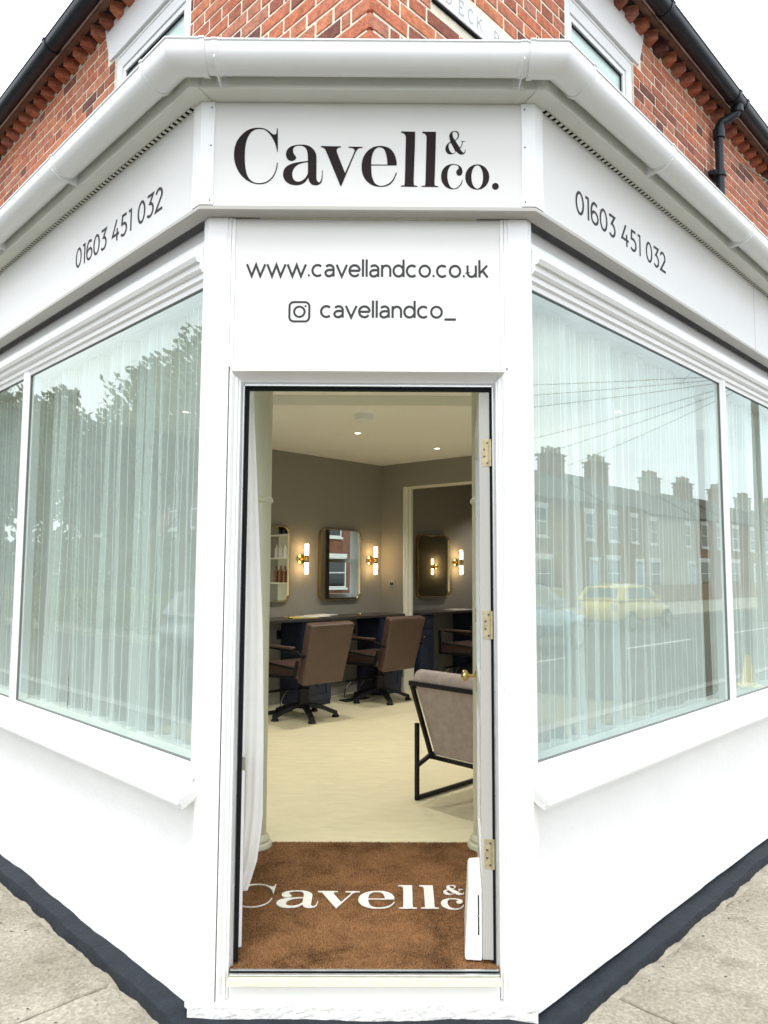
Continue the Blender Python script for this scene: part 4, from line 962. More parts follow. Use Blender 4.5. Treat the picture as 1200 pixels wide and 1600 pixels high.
# ------------------------------------------------------------------ doormat
MZ = FL+.012
mt = thing('doormat', 'large brown coir doormat with the shop name in cream letters inside the doorway', 'doormat', (0, .65, FL))
g = G(); mx0, mx1, my0, my1 = -.575, .56, .034, 1.178
build('mat_backing', G().box(mx0, mx1, my0, my1, FL-.001, MZ-.003), 'mat_pile', mt, bevel=.002)
g = G(); rt = random.Random(2)
nn = 62000
for i in range(nn):
    x = rt.uniform(mx0, mx1); y = my0+(my1-my0)*rt.random()**1.15; h = rt.uniform(.0035, .007); a = rt.uniform(0, 6.28); w_ = .0013; lx, ly = rt.gauss(0, .0022), rt.gauss(0, .0022)
    dx, dy = math.cos(a)*w_, math.sin(a)*w_; n = len(g.v)
    g.v += [(x-dx, y-dy, MZ-.0035), (x+dx, y+dy, MZ-.0035), (x+lx, y+ly, MZ+h-.003)]; g.f.append((n, n+1, n+2))
tag(build('mat_pile', g, 'mat_pile', mt, recalc=False), kind='stuff')
# logo laid flat on the mat
lx0, lx1 = -.4714, .4595; sx = (.389-(-.515))/(.3331-(-.4714))   # 'Cavell &' spans the visible part
for gi, polys in enumerate(LOGO):
    gg = fill_shape([smooth_poly([(-.558+(a*1e-4-lx0)*1.172, .452+(b*1e-4-2.8482)*1.02) for a, b in p]) for p in polys], .004)
    if min(v[0] for v in gg.v) > mx1-.02: continue
    gg.v = [(min(x, mx1-.004), y, MZ+.0025+z) for x, y, z in gg.v]; build('letter', gg, 'mat_letter', mt)
# ------------------------------------------------------------------ curtains
def curtain(name, label, f, t0, t1, z0, z1, off, m, seed, amp=.031, group=None, pull=None, nt_=None, nz_=40, fold=.125):
    rnd = random.Random(seed); nt_ = nt_ or int((t1-t0)/.006); ph = [rnd.uniform(0, 6.28) for _ in range(12)]; fr_ = [rnd.uniform(.75, 1.3) for _ in range(12)]
    g = G(); k0 = 2*math.pi/fold
    def P(t, z):
        q = (z-z0)/(z1-z0)
        u = t+.018*math.sin(2.1*t+ph[0]+1.6*q)*(1-q)+.010*math.sin(5*t+ph[1]-2*q)
        a = amp*(.5+.5*math.sin(u*3.9*fr_[2]+ph[2]))*(1.15-.4*q)
        o = a*math.sin(k0*u+ph[3]+1.5*math.sin(u*6.3+ph[4])+.12*math.sin(q*3+u*4))+amp*.45*math.sin(k0*.37*u+ph[5]+q*.9)+.0022*math.sin(k0*2.3*u+ph[6])
        o += .0012*math.sin(z*9+t*9+ph[7])*math.sin(t*13)+.0011*math.sin(z*47+t*5)*max(0, math.sin(t*6+z*2.5+ph[8]))**3
        tt = t
        if pull: tt = pull(t, q)
        return tt, off+o
    prev = None
    for j in range(nz_+1):
        z = z0+(z1-z0)*j/nz_; s_ = 0
        for i in range(nt_+1):
            t = t0+(t1-t0)*i/nt_; tt, o = P(t, z); g.v.append(f(tt, o, z))
            if j == nz_//2:
                pass
    arcl = []; s_ = 0; j = nz_//2
    for i in range(nt_+1):
        p = Vector(g.v[j*(nt_+1)+i]); s_ += 0 if i == 0 else (p-q_).length; q_ = p; arcl.append(s_)
    g.uv = [(arcl[i], (z1-z0)*j/nz_) for j in range(nz_+1) for i in range(nt_+1)]
    g.f = [(j*(nt_+1)+i, j*(nt_+1)+i+1, (j+1)*(nt_+1)+i+1, (j+1)*(nt_+1)+i) for j in range(nz_) for i in range(nt_)]
    o = build(name, g, m, smooth='all', recalc=False); return tag(o, label, 'curtain', group)
gcur = 'sheer pinstriped curtains in the shop windows'
curtain('sheer_curtain', 'sheer pinstriped curtain nearest the door behind the left window glass', fL, .05, 1.42, .80, 2.60, -.125, 'sheer_fabric', 1, group=gcur, pull=lambda t, q: t-(.055*max(0, 1-abs(q-.05)*1.6))*max(0, (t-1.1)/.32))
curtain('sheer_curtain', 'sheer pinstriped curtain at the far end of the left window', fL, 1.42, 3.25, .80, 2.60, -.125, 'sheer_fabric', 2, group=gcur, pull=lambda t, q: t+.02*max(0, 1-q*2)*max(0, (1.7-t)/.28))
curtain('sheer_curtain', 'sheer pinstriped curtain nearest the door behind the right window glass', fR, .05, 1.755, .80, 2.60, -.125, 'sheer_fabric', 5, group=gcur)
curtain('window_net', 'bright net curtain in the side window of the far room, seen in the mirrors', fR, 7.45, 8.22, 1.05, 2.45, -.20, 'voile_fabric', 12, amp=.015)
curtain('sheer_curtain', 'sheer pinstriped curtain beyond the mullion in the right window', fR, 1.86, 3.25, .80, 2.60, -.125, 'sheer_fabric', 6, group=gcur)
for f, sd in ((fL, 'left'), (fR, 'right')):
    tag(build('curtain_rail', G().tube([f(.04, -.125, 2.606), f(3.3, -.125, 2.606)], .008, 8), 'plastic_white', smooth=True), 'white curtain rail at the head of the %s shop window' % sd, 'curtain rail')
def dc(t, o, z): return (t, o, z)
def xr_(z):
    T = [(.34, -.432), (.45, -.398), (.60, -.380), (.9, -.381), (1.3, -.393), (1.7, -.415), (2.1, -.438), (2.6, -.45)]
    for (a, b), (c, d) in zip(T[:-1], T[1:]):
        if z <= c: return b+(d-b)*max(0, (z-a)/(c-a))
    return T[-1][1]
curtain('door_curtain', 'white sheer curtain hanging just inside the left door jamb', dc, -.60, -.405, .345, 2.50, .275, 'voile_fabric', 9, amp=.010, nt_=60, fold=.06,
        pull=lambda t, q: -.60+(t+.60)/.195*(xr_(.345+q*2.155)+.60))
# ------------------------------------------------------------------ ceiling fittings
sd_ = thing('smoke_detector', 'round white smoke detector on the salon ceiling', 'smoke detector', (-.09, 3.27, 2.777))
c = (-.09, 3.27, 0)
build('base_ring', G().lathe([(.078, 2.7765), (.078, 2.764), (.072, 2.760)], c, 32), 'plastic_white', sd_, smooth=True)
build('housing', G().lathe([(.072, 2.7595), (.071, 2.752), (.066, 2.751), (.066, 2.746), (.070, 2.745), (.068, 2.730), (.050, 2.722), (0, 2.720)], c, 32), 'plastic_white', sd_, smooth=True)
for x, y, lab in ((-.162, 4.03, 'small round ceiling spotlight left of centre behind the smoke detector'), (.62, 4.82, 'small round ceiling spotlight near the doorway wall'), (0.0, 1.9, 'added ceiling spotlight out of view inside the doorway, brightening the floor and ceiling step'), (-1.5, 3.2, 'added ceiling spotlight out of view over the left part of the salon'), (1.9, 3.1, 'added ceiling spotlight out of view over the right part of the salon'), (1.9, 6.9, 'added ceiling spotlight out of view in the room beyond the inner doorway')):  # last four are added, out of view, to brighten floor and ceiling
    dzc = .075 if y < 2.9 else 0
    d_ = thing('ceiling_spotlight', lab, 'spotlight', (x, y, 2.777+dzc), 'recessed ceiling spotlights')
    build('trim_ring', G().lathe([(.030, 2.7765), (.044, 2.7765), (.042, 2.771), (.030, 2.772)], (x, y, dzc), 24, cap=False), 'plastic_white', d_, smooth=True)
    ld = bpy.data.lights.new('spot_lamp', 'SPOT'); ld.energy = 40; ld.spot_size = R_(115); ld.spot_blend = .7; ld.color = (1, .95, .88); ld.shadow_soft_size = .03
    lo = bpy.data.objects.new('spot_lamp', ld); COL.objects.link(lo); lo.location = (x, y, 2.765+dzc); lo.parent = d_; lo.matrix_parent_inverse = Matrix.Translation(-Vector(d_.location))
    build('bulb', G().lathe([(.029, 2.7765), (.022, 2.7735), (0, 2.772)], (x, y, dzc), 20), 'spot_glow', d_, smooth=True)
# ------------------------------------------------------------------ mirrors, wall lamps
def rrect(u0, u1, z0, z1, r, n=7):
    out = []
    for (cu, cz, a) in ((u1-r, z1-r, 0), (u0+r, z1-r, 90), (u0+r, z0+r, 180), (u1-r, z0+r, 270)): out += arc(cu, cz, r, r, a, a+90, n)
    return out
def wall_mirror(u0, u1, lab, f=fW, z0=1.212, z1=1.990):
    m_ = thing('wall_mirror', lab, 'mirror', f((u0+u1)/2, 0, 1.6), 'rounded gold framed mirrors')
    O, I = rrect(u0, u1, z0, z1, .075), rrect(u0+.009, u1-.009, z0+.009, z1-.009, .067); n = len(O)
    g = G(); vs = [f(u, .001, z) for u, z in O]+[f(u, .042, z) for u, z in O]+[f(u, .042, z) for u, z in I]+[f(u, .027, z) for u, z in I]
    g.add(vs, [(k*n+i, k*n+(i+1) % n, (k+1)*n+(i+1) % n, (k+1)*n+i) for k in range(3) for i in range(n)]); build('frame', g, 'gold_frame', m_, smooth=True)
    g = G().loft([[f(u, o, z) for u, z in I] for o in (.020, .0265)]); build('mirror_glass', g, 'mirror_glass', m_)
wall_mirror(1.372, 1.972, 'gold framed mirror at the left edge, reflecting shelves with bottles')
wall_mirror(.362, .962, 'gold framed mirror in the middle, between two lit wall lamps')
wall_mirror(-1.215, -.600, 'gold framed mirror seen through the inner doorway')
def wall_lamp(u, lab, f=fW, z=1.655):
    l_ = thing('wall_lamp', lab, 'wall lamp', f(u, 0, z), 'twin tube brass wall lamps')
    def L3(a, o, b): return f(u+a, o, z+b)
    g = G(); g.loft([[L3(.052*math.cos(R_(a))*k, o, .052*math.sin(R_(a))*k) for a in range(0, 360, 18)] for o, k in ((.001, 1), (.012, 1), (.018, .8))]); build('backplate', g, 'brass', l_, smooth=True)
    build('arm', G().tube([L3(0, .012, 0), L3(0, .085, 0)], .009, 10), 'brass', l_, smooth=True)
    g = G(); g.lathe([(0, -.026), (.016, -.024), (.026, -.018), (.026, .018), (.016, .024), (0, .026)], L3(0, .10, 0), 18); build('joint', g, 'brass', l_, smooth=True)
    for k, s_ in enumerate((-1, 1)):
        g = G().lathe([(.020, s_*.026), (.026, s_*.030), (.026, s_*.040), (.0, s_*.040)], L3(0, .10, 0), 18); build('lamp_cup', g, 'brass', l_, smooth=True)
        g = G().lathe([(.0, s_*.0405), (.020, s_*.0405), (.020, s_*.152), (.017, s_*.156), (0, s_*.156)], L3(0, .10, 0), 18); build('lamp_shade', g, 'lamp_glow', l_, smooth=True)
wall_lamp(1.20, 'lit twin tube brass wall lamp left of the middle mirror')
wall_lamp(.185, 'lit twin tube brass wall lamp right of the middle mirror')
wall_lamp(-1.37, 'lit twin tube brass wall lamp beyond the inner doorway')
def fE(v, o, z): return fW(-5.45+o, v, z)
wall_lamp(3.90, 'lit twin tube brass wall lamp reflected in the far mirror', fE)
wall_mirror(2.86, 3.46, 'gold framed mirror on the end wall of the far room, seen in reflection', fE)
# ------------------------------------------------------------------ worktop, cabinets
ct = thing('styling_counter', 'long dark worktop with navy cabinets under the mirrors of the first room', 'counter', fW(1.2, .2, FL))
build('worktop', G().box(.005, 3.4, .001, .40, 1.030, 1.058, fW), 'counter_top', ct, bevel=.003)
build('fascia_rail', G().box(.3975, 3.4, .36, .378, .985, 1.029, fW), 'navy_paint', ct) if False else None
def cabinet(par, u0, u1, f=fW, dep=.36):
    c = build('cabinet', G().box(u0, u1, .017, dep, FL+.002, 1.0295, f), 'navy_paint', par, bevel=.002)
    z0, z1 = FL+.05, .86
    g = G()
    for (a, b, p, q) in ((u0+.012, u1-.012, .875, 1.015), ):
        g.box(a, b, dep+.001, dep+.018, p, q, f)
    build('drawer_front', g, 'navy_paint', c, bevel=.003)
    g = G(); a, b = u0+.012, u1-.012; e = .06
    g.box(a, a+e, dep+.001, dep+.019, z0, z1, f).box(b-e, b, dep+.001, dep+.019, z0, z1, f).box(a+e, b-e, dep+.001, dep+.019, z0, z0+e, f).box(a+e, b-e, dep+.001, dep+.019, z1-e, z1, f).box(a+e, b-e, dep+.001, dep+.008, z0+e, z1-e, f)
    build('cabinet_door', g, 'navy_paint', c, bevel=.002)
    um = (u0+u1)/2
    for uu, z in ((um, .945), (u1-.05, .78)):
        p = Vector(f(uu, dep+.018, z)); q = Vector(f(uu, dep+.045, z))
        build('knob', G().tube([p, p+(q-p)*.5, p+(q-p)*.6, q], .01, 12, rad=[.004, .004, .011, .009]), 'brass', c, smooth=True)
for u0, u1 in ((.035, .385), (1.075, 1.455), (2.2, 2.6)): cabinet(ct, u0, u1)
for u in (1.43, .48):
    sk = thing('wall_socket', 'black double wall socket under the worktop, %s' % ('behind the left salon chair' if u > 1 else 'between the two cabinets'), 'wall socket', fW(u, 0, .87))
    build('plate', G().box(u-.07, u+.07, .001, .012, .835, .925, fW), 'black_socket', sk, bevel=.003)
    for k in (-1, 1): build('outlet', G().box(u+k*.035-.018, u+k*.035+.018, .0121, .014, .862, .898, fW), 'black_rubber', sk, bevel=.002)
ws = thing('light_switch', 'small metal light switch on the wall beside the inner doorway', 'light switch', fP(.165, 0, 1.39))
build('plate', G().box(.125, .205, .001, .009, 1.35, 1.43, fP), 'metal_strip', ws, bevel=.003)
build('rocker', G().box(.145, .165, .0091, .014, 1.375, 1.405, fP), 'black_socket', ws, bevel=.002); build('rocker', G().box(.172, .190, .0091, .014, 1.375, 1.405, fP), 'black_socket', ws, bevel=.002)
ct2 = thing('styling_counter', 'dark worktop with navy cabinets in the room beyond the doorway', 'counter', fW(-1.6, .2, FL))
build('worktop', G().box(-4.2, -.26, .001, .40, 1.030, 1.058, fW), 'counter_top', ct2, bevel=.003)
for u0, u1 in ((-.52, -.14-.13), (-1.75, -1.30), (-2.9, -2.5)): cabinet(ct2, u0, u1)
for nm, u, o, rz, m in (('magazine', 1.36, .22, .3, 'paper_yellow'), ('magazine', 1.22, .24, .1, 'paper'), ('magazine', 1.08, .2, -.2, 'paper'), ('magazine', -1.15, .22, .2, 'paper')):
    g = G(); h = .004+.004*(1.4-abs(u)) if u > 0 else .005; k0 = {1.36: 0, 1.22: .006, 1.08: .012}.get(u, 0)
    P_ = [(-.105, -.15), (.105, -.15), (.105, .15), (-.105, .15)]
    g.loft([[fW(u+a*math.sin(rz)+b*math.cos(rz), o+(a*math.cos(rz)-b*math.sin(rz)), z) for a, b in P_] for z in (1.0585+k0, 1.0585+k0+.006)])
    tag(build(nm, g, m), {1.36: 'yellow covered magazine at the left of the pile on the worktop', 1.22: 'white magazine in the middle of the pile on the worktop', 1.08: 'pale magazine at the right end of the pile on the worktop'}.get(u, 'pale magazine on the worktop in the far room'), 'magazine', 'magazines on the worktops')
for u in (1.56, .62):
    tag(build('brass_dish', G().lathe([(.0, 1.0585), (.022, 1.0585), (.026, 1.070), (.02, 1.078), (0, 1.080)], fW(u, .30, 0), 16), 'brass', smooth=True), 'small round brass pot on the worktop edge, %s' % ('left of the magazines' if u > 1 else 'right of the magazines'), 'pot')
# ------------------------------------------------------------------ salon chairs (local: faces +Y)
def salon_chair():
    r = thing('salon_chair', 'x', 'salon chair', local=True); 
    B = 'black_metal'
    g = G().lathe([(.0, .085), (.058, .085), (.055, .25), (.036, .255), (.036, .362), (0, .362)], n=20); build('pump_column', g, B, r, smooth=True)
    build('column_collar', G().lathe([(.046, .245), (.062, .250), (.062, .262), (.046, .268)], n=20), B, r, smooth=True)
    for k in range(5):
        a = R_(90+72*k+12); g = G(); prof = [(.03, .115, .034), (.10, .108, .032), (.18, .088, .029), (.26, .056, .026), (.315, .036, .026)]
        rings = []
        for d, z, w_ in prof:
            c, s_ = math.cos(a), math.sin(a); rings.append([(d*c-x*s_, d*s_+x*c, z+y) for x, y in ((-w_, -.018), (w_, -.018), (w_*.75, .016), (-w_*.75, .016))])
        g.loft(rings); lg = build('base_leg', g, B, r, bevel=.004)
        build('foot_pad', G().lathe([(.034, .0), (.036, .008), (.026, .022), (.018, .036), (0, .036)], (.298*math.cos(a), .298*math.sin(a), 0), 14), B, lg, smooth=True)
    build('pump_lever', G().tube([(.03, 0, .30), (.10, -.03, .30), (.14, -.05, .26)], .008, 8), B, r, smooth=True)
    g = G().box(-.20, .20, -.17, .17, .362, .377); build('mount_plate', g, B, r, bevel=.004)
    g = G().loft([[(x, y, z) for x in (0,) for (y, z) in ()] for _ in ()]) if False else G()
    g.box(-.255, .255, -.22, .285, .380, .500); st = build('seat', g, 'brown_leather', r, bevel=.028, seg=4)
    rc = R_(15)
    def bk(x, y, z): return (x, -.235+y*math.cos(rc)-z*math.sin(rc), .340+y*math.sin(rc)+z*math.cos(rc))
    g = G(); gx = [(-.262, -.245), (.262, .245)]
    g.loft([[bk(-.245+i*(-.012), y, z) if False else bk(sx_*(.232+.03*z/.62), y, z) for sx_, y in ((-1, -.05), (1, -.05), (1, .05), (-1, .05))] for z in (0, .2, .42, .62)])
    g = G(); g.loft([[bk(sx_*(.235+.025*z/.62), y, z) for sx_, y in ((-1, -.05), (1, -.05), (1, .05), (-1, .05))] for z in (0, .555)])
    build('backrest', g, 'brown_leather', r, bevel=.022, seg=4)
    for sx_ in (-1, 1):
        x = sx_*.278
        g = G().bar((x, .275, .39), (x, .275, .650), .026, .026).bar((x, .287, .38), (x, -.215, .405), .026, .026).bar((x, -.205, .395), (x, -.26, .55), .026, .026).bar((x, .287, .500), (x, -.245, .480), .022, .018).bar((x, .275, .650), (x, -.245, .620), .020, .020).bar((x, -.245, .625), (x, -.33, .590), .018, .018)
        g.bar((x, .275, .387), (x*.8, .20, .366), .02, .014)
        fr = build('arm_frame', g, B, r, bevel=.003)
        build('arm_pad', G().box(x-.024, x+.024, -.20, .255, .646, .668), 'brown_leather', fr, bevel=.008, seg=3)
        build('tilt_knob', G().lathe([(.0, 0), (.016, 0), (.016, .014), (0, .014)], (x, -.335, .590), 12, axis='x'), B, fr, smooth=True)
    return r
rzc = R_(45)
ch1 = salon_chair(); place(ch1, (-.655, 4.33, FL), rzc); ch1['label'] = 'brown leather salon chair nearest the door, at the left mirror'; ch1['group'] = 'brown salon chairs'
ch2 = copy_tree(ch1, None, 'brown leather salon chair in front of the middle mirror'); place(ch2, (.045, 5.25, FL), rzc)
ch3 = copy_tree(ch1, None, 'dark salon chair half hidden in the room beyond the doorway'); place(ch3, (1.15, 6.25, FL), rzc)
def footrest():
    r = thing('footrest', 'x', 'footrest', local=True)
    build('base_plate', G().box(-.17, .17, -.06, .06, 0, .010), 'black_metal', r, bevel=.002)
    for x in (-.11, .11): build('leg', G().tube([(x, .03, .01), (x+.005, .045, .08), (x+.012, .02, .15), (x+.03, -.03, .20)], .009, 8), 'chrome', r, smooth=True)
    build('foot_bar', G().box(-.15, .19, -.065, -.005, .20, .213), 'black_metal', r, bevel=.004)
    return r
f1 = footrest(); p = fW(.74, .36, FL); place(f1, p, rzc+math.pi/2-math.pi/2); f1.rotation_euler = (0, 0, R_(45)); f1['label'] = 'chrome footrest on the floor between the two cabinets'; f1['group'] = 'chrome footrests'
f2 = copy_tree(f1, None, 'chrome footrest at the left, in front of the first salon chair'); f2.location = fW(1.78, .36, FL)
f3 = copy_tree(f1, None, 'chrome footrest in the room beyond the doorway'); f3.location = fW(-.85, .36, FL)
# ------------------------------------------------------------------ armchair behind the door (local: width +X, forward +Y)
ac = thing('armchair', 'low armchair with beige velvet shell and black square steel frame behind the open door', 'armchair', local=True)
B = 'black_metal'; WD = .66
for i, x in enumerate((.011, WD-.011)):
    g = G().bar((x, 0, 0), (x, 0, .452), .022, .022, (0, 1, 0)).bar((x, -.011, .013), (x, .66, .013), .022, .022).bar((x, .649, .0), (x, .649, .40), .022, .022, (0, 1, 0)).bar((x, .0, .21), (x, .12, .235), .022, .022).bar((x, -.01, .44), (x, .66, .44), .02, .02) if False else G().bar((x, 0, 0), (x, 0, .440), .022, .022, (0, 1, 0)).bar((x, -.011, .013), (x, .66, .013), .022, .022).bar((x, .649, .0), (x, .649, .44), .022, .022, (0, 1, 0)).bar((x, 0, .195), (x, .11, .235), .020, .022).bar((x, .11, .235), (x, .649, .31), .020, .022)
    build('side_frame', g, B, ac, bevel=.002)
g = G()
for x in (.035, WD-.035): g.bar((x, .105, .225), (x, -.075, .685), .024, .020, (1, 0, 0))
g.bar((.023, -.075, .682), (WD-.023, -.075, .682), .022, .026).bar((.035, .108, .232), (WD-.035, .108, .232), .02, .022)
build('back_frame', g, B, ac, bevel=.002)
def bf(x, y, z): # y forward from back panel, z up the back
    a = math.atan2(.18, .46); return (x, .105-z*math.sin(a)+y*math.cos(a), .238+z*math.cos(a)+y*math.sin(a))
g = G(); n = 14; rings = []
prof = [(.004, .005), (.004, .46), (-.006, .484), (.006, .515), (.035, .535), (.075, .53), (.105, .50), (.115, .40), (.11, .1), (.10, .005)]
g.loft([[bf(x, y, z) for y, z in prof] for x in (.05, .075, WD/2, WD-.075, WD-.05)])
build('backrest', g, 'velvet', ac, smooth=True, bevel=.012, seg=3)
g = G(); g.loft([[(x, y, z) for y, z in ((.16, .26), (.62, .32), (.65, .345), (.655, .41), (.63, .435), (.20, .375), (.15, .33))] for x in (.05, WD-.05)])
build('seat_cushion', g, 'velvet', ac, bevel=.02, seg=4)
# axes: width (s,-s) forward (s,s) -> rotate -45deg
place(ac, (.262, 1.882, FL), R_(-46))
# ------------------------------------------------------------------ the two streets (seen in the window reflections)
HB = {}
def house_box(name, f, t0, wd, o0, dep, ez, rz_, m, label, grp, side):
    h = thing(name, label, 'house', f(t0+wd/2, o0, 0), grp)
    build('wall', G().box(t0+.02, t0+wd-.02, o0, o0+dep, -.1, ez, f), m, h)
    g = G(); g.loft([[f(a, o, z) for o, z in ((o0-.25, ez-.08), (o0+dep/2, rz_), (o0+dep+.25, ez-.08), (o0+dep+.25, ez+.02), (o0+dep/2, rz_+.12), (o0-.25, ez+.02))] for a in (t0, t0+wd)]); rf = build('roof', g, 'roof_tile', h)
    g = G(); oc = o0+dep/2; t = t0+wd
    hw_ = .82; g.box(t-hw_, t+hw_, oc-.45, oc+.45, rz_-.8, rz_+1.15, f).box(t-hw_-.07, t+hw_+.07, oc-.52, oc+.52, rz_+.85, rz_+.95, f).box(t-hw_-.12, t+hw_+.12, oc-.57, oc+.57, rz_+1.15, rz_+1.25, f)
    cm = build('chimney', g, m, h)
    for a in (-.62, -.21, .21, .62):
        for b in (-.2, .2):
            p = f(t+a, oc+b, 0); build('chimney_pot', G().lathe([(.10, rz_+1.25), (.085, rz_+1.55+.12*((a*7+t)%1)), (.11, rz_+1.58+.12*((a*7+t)%1)), (.11, rz_+1.64+.12*((a*7+t)%1)), (.07, rz_+1.64+.12*((a*7+t)%1))], (p[0], p[1], 0), 8), 'chimney_pot', h)
    def window(t, z, w_, hh):
        g = G(); e = .07
        g.box(t, t+e, o0-.05, o0-.004, z, z+hh, f).box(t+w_-e, t+w_, o0-.05, o0-.004, z, z+hh, f).box(t+e, t+w_-e, o0-.05, o0-.004, z, z+e, f).box(t+e, t+w_-e, o0-.05, o0-.004, z+hh-e, z+hh, f).box(t+e, t+w_-e, o0-.05, o0-.004, z+hh*.48, z+hh*.48+.06, f).box(t-.08, t+w_+.08, o0-.12, o0-.052, z-.12, z-.01, f).box(t-.08, t+w_+.08, o0-.06, o0-.002, z+hh+.005, z+hh+.22, f)
        wn = build('window', g, 'white_paint', h); build('pane', G().box(t+e, t+w_-e, o0-.022, o0-.010, z+e, z+hh-e, f), 'window_dark', wn)
    q_ = (t0*3.7) % 1; window(t0+.5+q_*.5, 3.5, 1.0+q_*.4, 1.5+.25*q_); window(t0+wd-1.9-q_*.3, 3.5, .95, 1.5+.25*q_); window(t0+.5, .75, 1.4+q_*.5, 1.6+.2*q_)
    g = G(); dt = t0+wd-1.45; g.box(dt, dt+.95, o0-.04, o0-.004, .05, 2.15, f); dd = build('door', g, 'car_blue', h); build('door_surround', G().box(dt-.12, dt-.005, o0-.06, o0-.003, .05, 2.3, f).box(dt+.955, dt+1.07, o0-.06, o0-.003, .05, 2.3, f).box(dt-.12, dt+1.07, o0-.10, o0-.003, 2.31, 2.5, f), 'white_paint', h)
ordn = ['nearest', 'second', 'third', 'fourth', 'fifth', 'sixth', 'seventh', 'eighth', 'ninth', 'tenth']
tt_ = 23.
for k, wd_ in enumerate((6.2, 7.4, 5.6, 8.0, 6.0, 7.2, 6.4, 7.6)):
    tt_ += wd_
    house_box('terraced_house', fR, tt_-wd_, wd_, 19.2, 6.6, 5.4+(k % 3)*.12, 7.5+(k % 3)*.12, 'house_brick' if k not in (3, 6) else 'house_render',
              '%s house of the brick terrace reflected in the right shop window' % ordn[k], 'terraced houses reflected in the right window', 'R')
for k in range(3):
    house_box('terraced_house', fL, 24.5+k*5.2, 5.2, 15.5, 6.5, 5.2, 7.2, 'house_brick', '%s house behind the trees, reflected in the left shop window' % ordn[k], 'houses behind the left street trees', 'L')
tag(build('garden_wall', G().box(24, 74, 16.4, 16.65, -.05, .95, fR), 'house_brick'), 'low red brick garden wall in front of the reflected terrace', 'wall')
# cars (local: length along +X, origin on the ground in the middle)
def car(name, label, paint, grp='parked cars reflected in the shop windows', hatch=True):
    r = thing(name, label, 'car', local=True, group=grp); g = G()
    # stations along the length: x, half width, sill z, waist z
    st = [(-1.98, .60, .42, .62), (-1.92, .74, .30, .86), (-1.6, .83, .22, .95), (-.9, .86, .20, .96), (0, .87, .20, .95), (.7, .86, .20, .92), (1.2, .84, .22, .84), (1.7, .78, .26, .74), (1.92, .62, .34, .58)]
    g.loft([[(x, -w_*.92, a), (x, -w_, (a+b)/2), (x, -w_*.95, b), (x, -w_*.5, b+.02), (x, w_*.5, b+.02), (x, w_*.95, b), (x, w_, (a+b)/2), (x, w_*.92, a)] for x, w_, a, b in st])
    bd = build('body', g, paint, r, smooth='all'); s_ = bd.modifiers.new('sub', 'SUBSURF'); s_.levels = 1; s_.render_levels = 2
    g = G(); cab = [(-1.72, .66, .93, 1.02), (-1.40, .66, .93, 1.38), (-.8, .66, .93, 1.46), (-.1, .66, .93, 1.47), (.35, .65, .92, 1.40), (.98, .68, .88, .96)]
    g.loft([[(x, -w_*1.16, a), (x, -w_*(1.16-.3*(b-a)), a+(b-a)*.9), (x, -w_*.7, b), (x, w_*.7, b), (x, w_*(1.16-.3*(b-a)), a+(b-a)*.9), (x, w_*1.16, a)] for x, w_, a, b in cab])
    build('cabin', g, paint, r, bevel=.03, smooth=True)
    for sy in (-1, 1):
        for (xa, xb, xc, xd) in ((-1.30, -.58, -.60, -1.12), (-.50, .62, .22, -.50)):
            g = G(); q = [(xa, 1.0), (xb, .99), (xc, 1.34), (xd, 1.34)]
            def yy(z): return .66*(1.16-.3*.5*((z-.93)/.48))+.004
            g.loft([[(x, sy*(yy(z)+d), z) for x, z in q] for d in (-.02, .006)]); build('side_window', g, 'car_glass', r)
    g = G(); g.loft([[(.93+d, -.62, .98), (.93+d, .62, .98), (.42+d, .50, 1.36), (.42+d, -.50, 1.36)] for d in (-.02, .015)]); build('windscreen', g, 'car_glass', r)
    g = G(); g.loft([[(-1.70-d, -.58, 1.02), (-1.70-d, .58, 1.02), (-1.47-d, .50, 1.34), (-1.47-d, -.50, 1.34)] for d in (-.02, .015)]); build('rear_window', g, 'car_glass', r)
    for x in (-1.28, 1.22):
        for sy in (-1, 1):
            wh = build('wheel', G().lathe([(0, -.09), (.22, -.09), (.30, -.085), (.315, -.06), (.315, .06), (.30, .085), (.22, .09), (0, .09)], (x, sy*.80, .315), 22, axis='y'), 'tyre', r, smooth=True)
            build('rim', G().lathe([(0, -.10), (.10, -.10), (.19, -.095), (.2, .095), (0, .10)], (x, sy*.802, .315), 12, axis='y'), 'chrome', wh, smooth=True)
    for sy in (-1, 1):
        build('headlight', G().box(1.70, 1.90, sy*.56-.13, sy*.56+.13, .60, .70), 'lens', r, bevel=.03); build('tail_light', G().box(-1.965, -1.90, sy*.60-.10, sy*.60+.10, .66, .86), 'old_wood', r, bevel=.02)
        build('door_mirror', G().box(.48, .60, sy*.86-.08, sy*.86+.08, .98, 1.10), paint, r, bevel=.02)
    return r
c1 = car('parked_car', 'yellow hatchback reflected in the right shop window', 'car_yellow'); place(c1, (20.1, 6.9, -.1), R_(45)); c1.scale = (.92, .92, .92)
c2 = car('parked_car', 'pale blue car reflected near the door side of the right window', 'car_blue'); place(c2, (13.6, 2.3, -.1), R_(45))
c3 = car('parked_car', 'dark grey car reflected in the left shop window', 'car_silver'); place(c3, (-8.9, 1.1, -.1), R_(-45))
cn_ = thing('traffic_cone', 'small yellow cone on the pavement reflected in the far right pane', 'cone', (8.07, 4.53, 0))
build('cone_base', G().box(7.93, 8.21, 4.39, 4.67, -.01, .03), 'car_yellow', cn_, bevel=.01); build('cone_body', G().lathe([(.11, .03), (.03, .42), (.0, .42)], (8.07, 4.53, 0), 18), 'car_yellow', cn_, smooth=True)
g = G()
for a in range(7, 60, 6): g.add([fR(a, 6.05, -.098), fR(a+3.5, 6.05, -.098), fR(a+3.5, 6.15, -.098), fR(a, 6.15, -.098)], [(0, 1, 2, 3)])
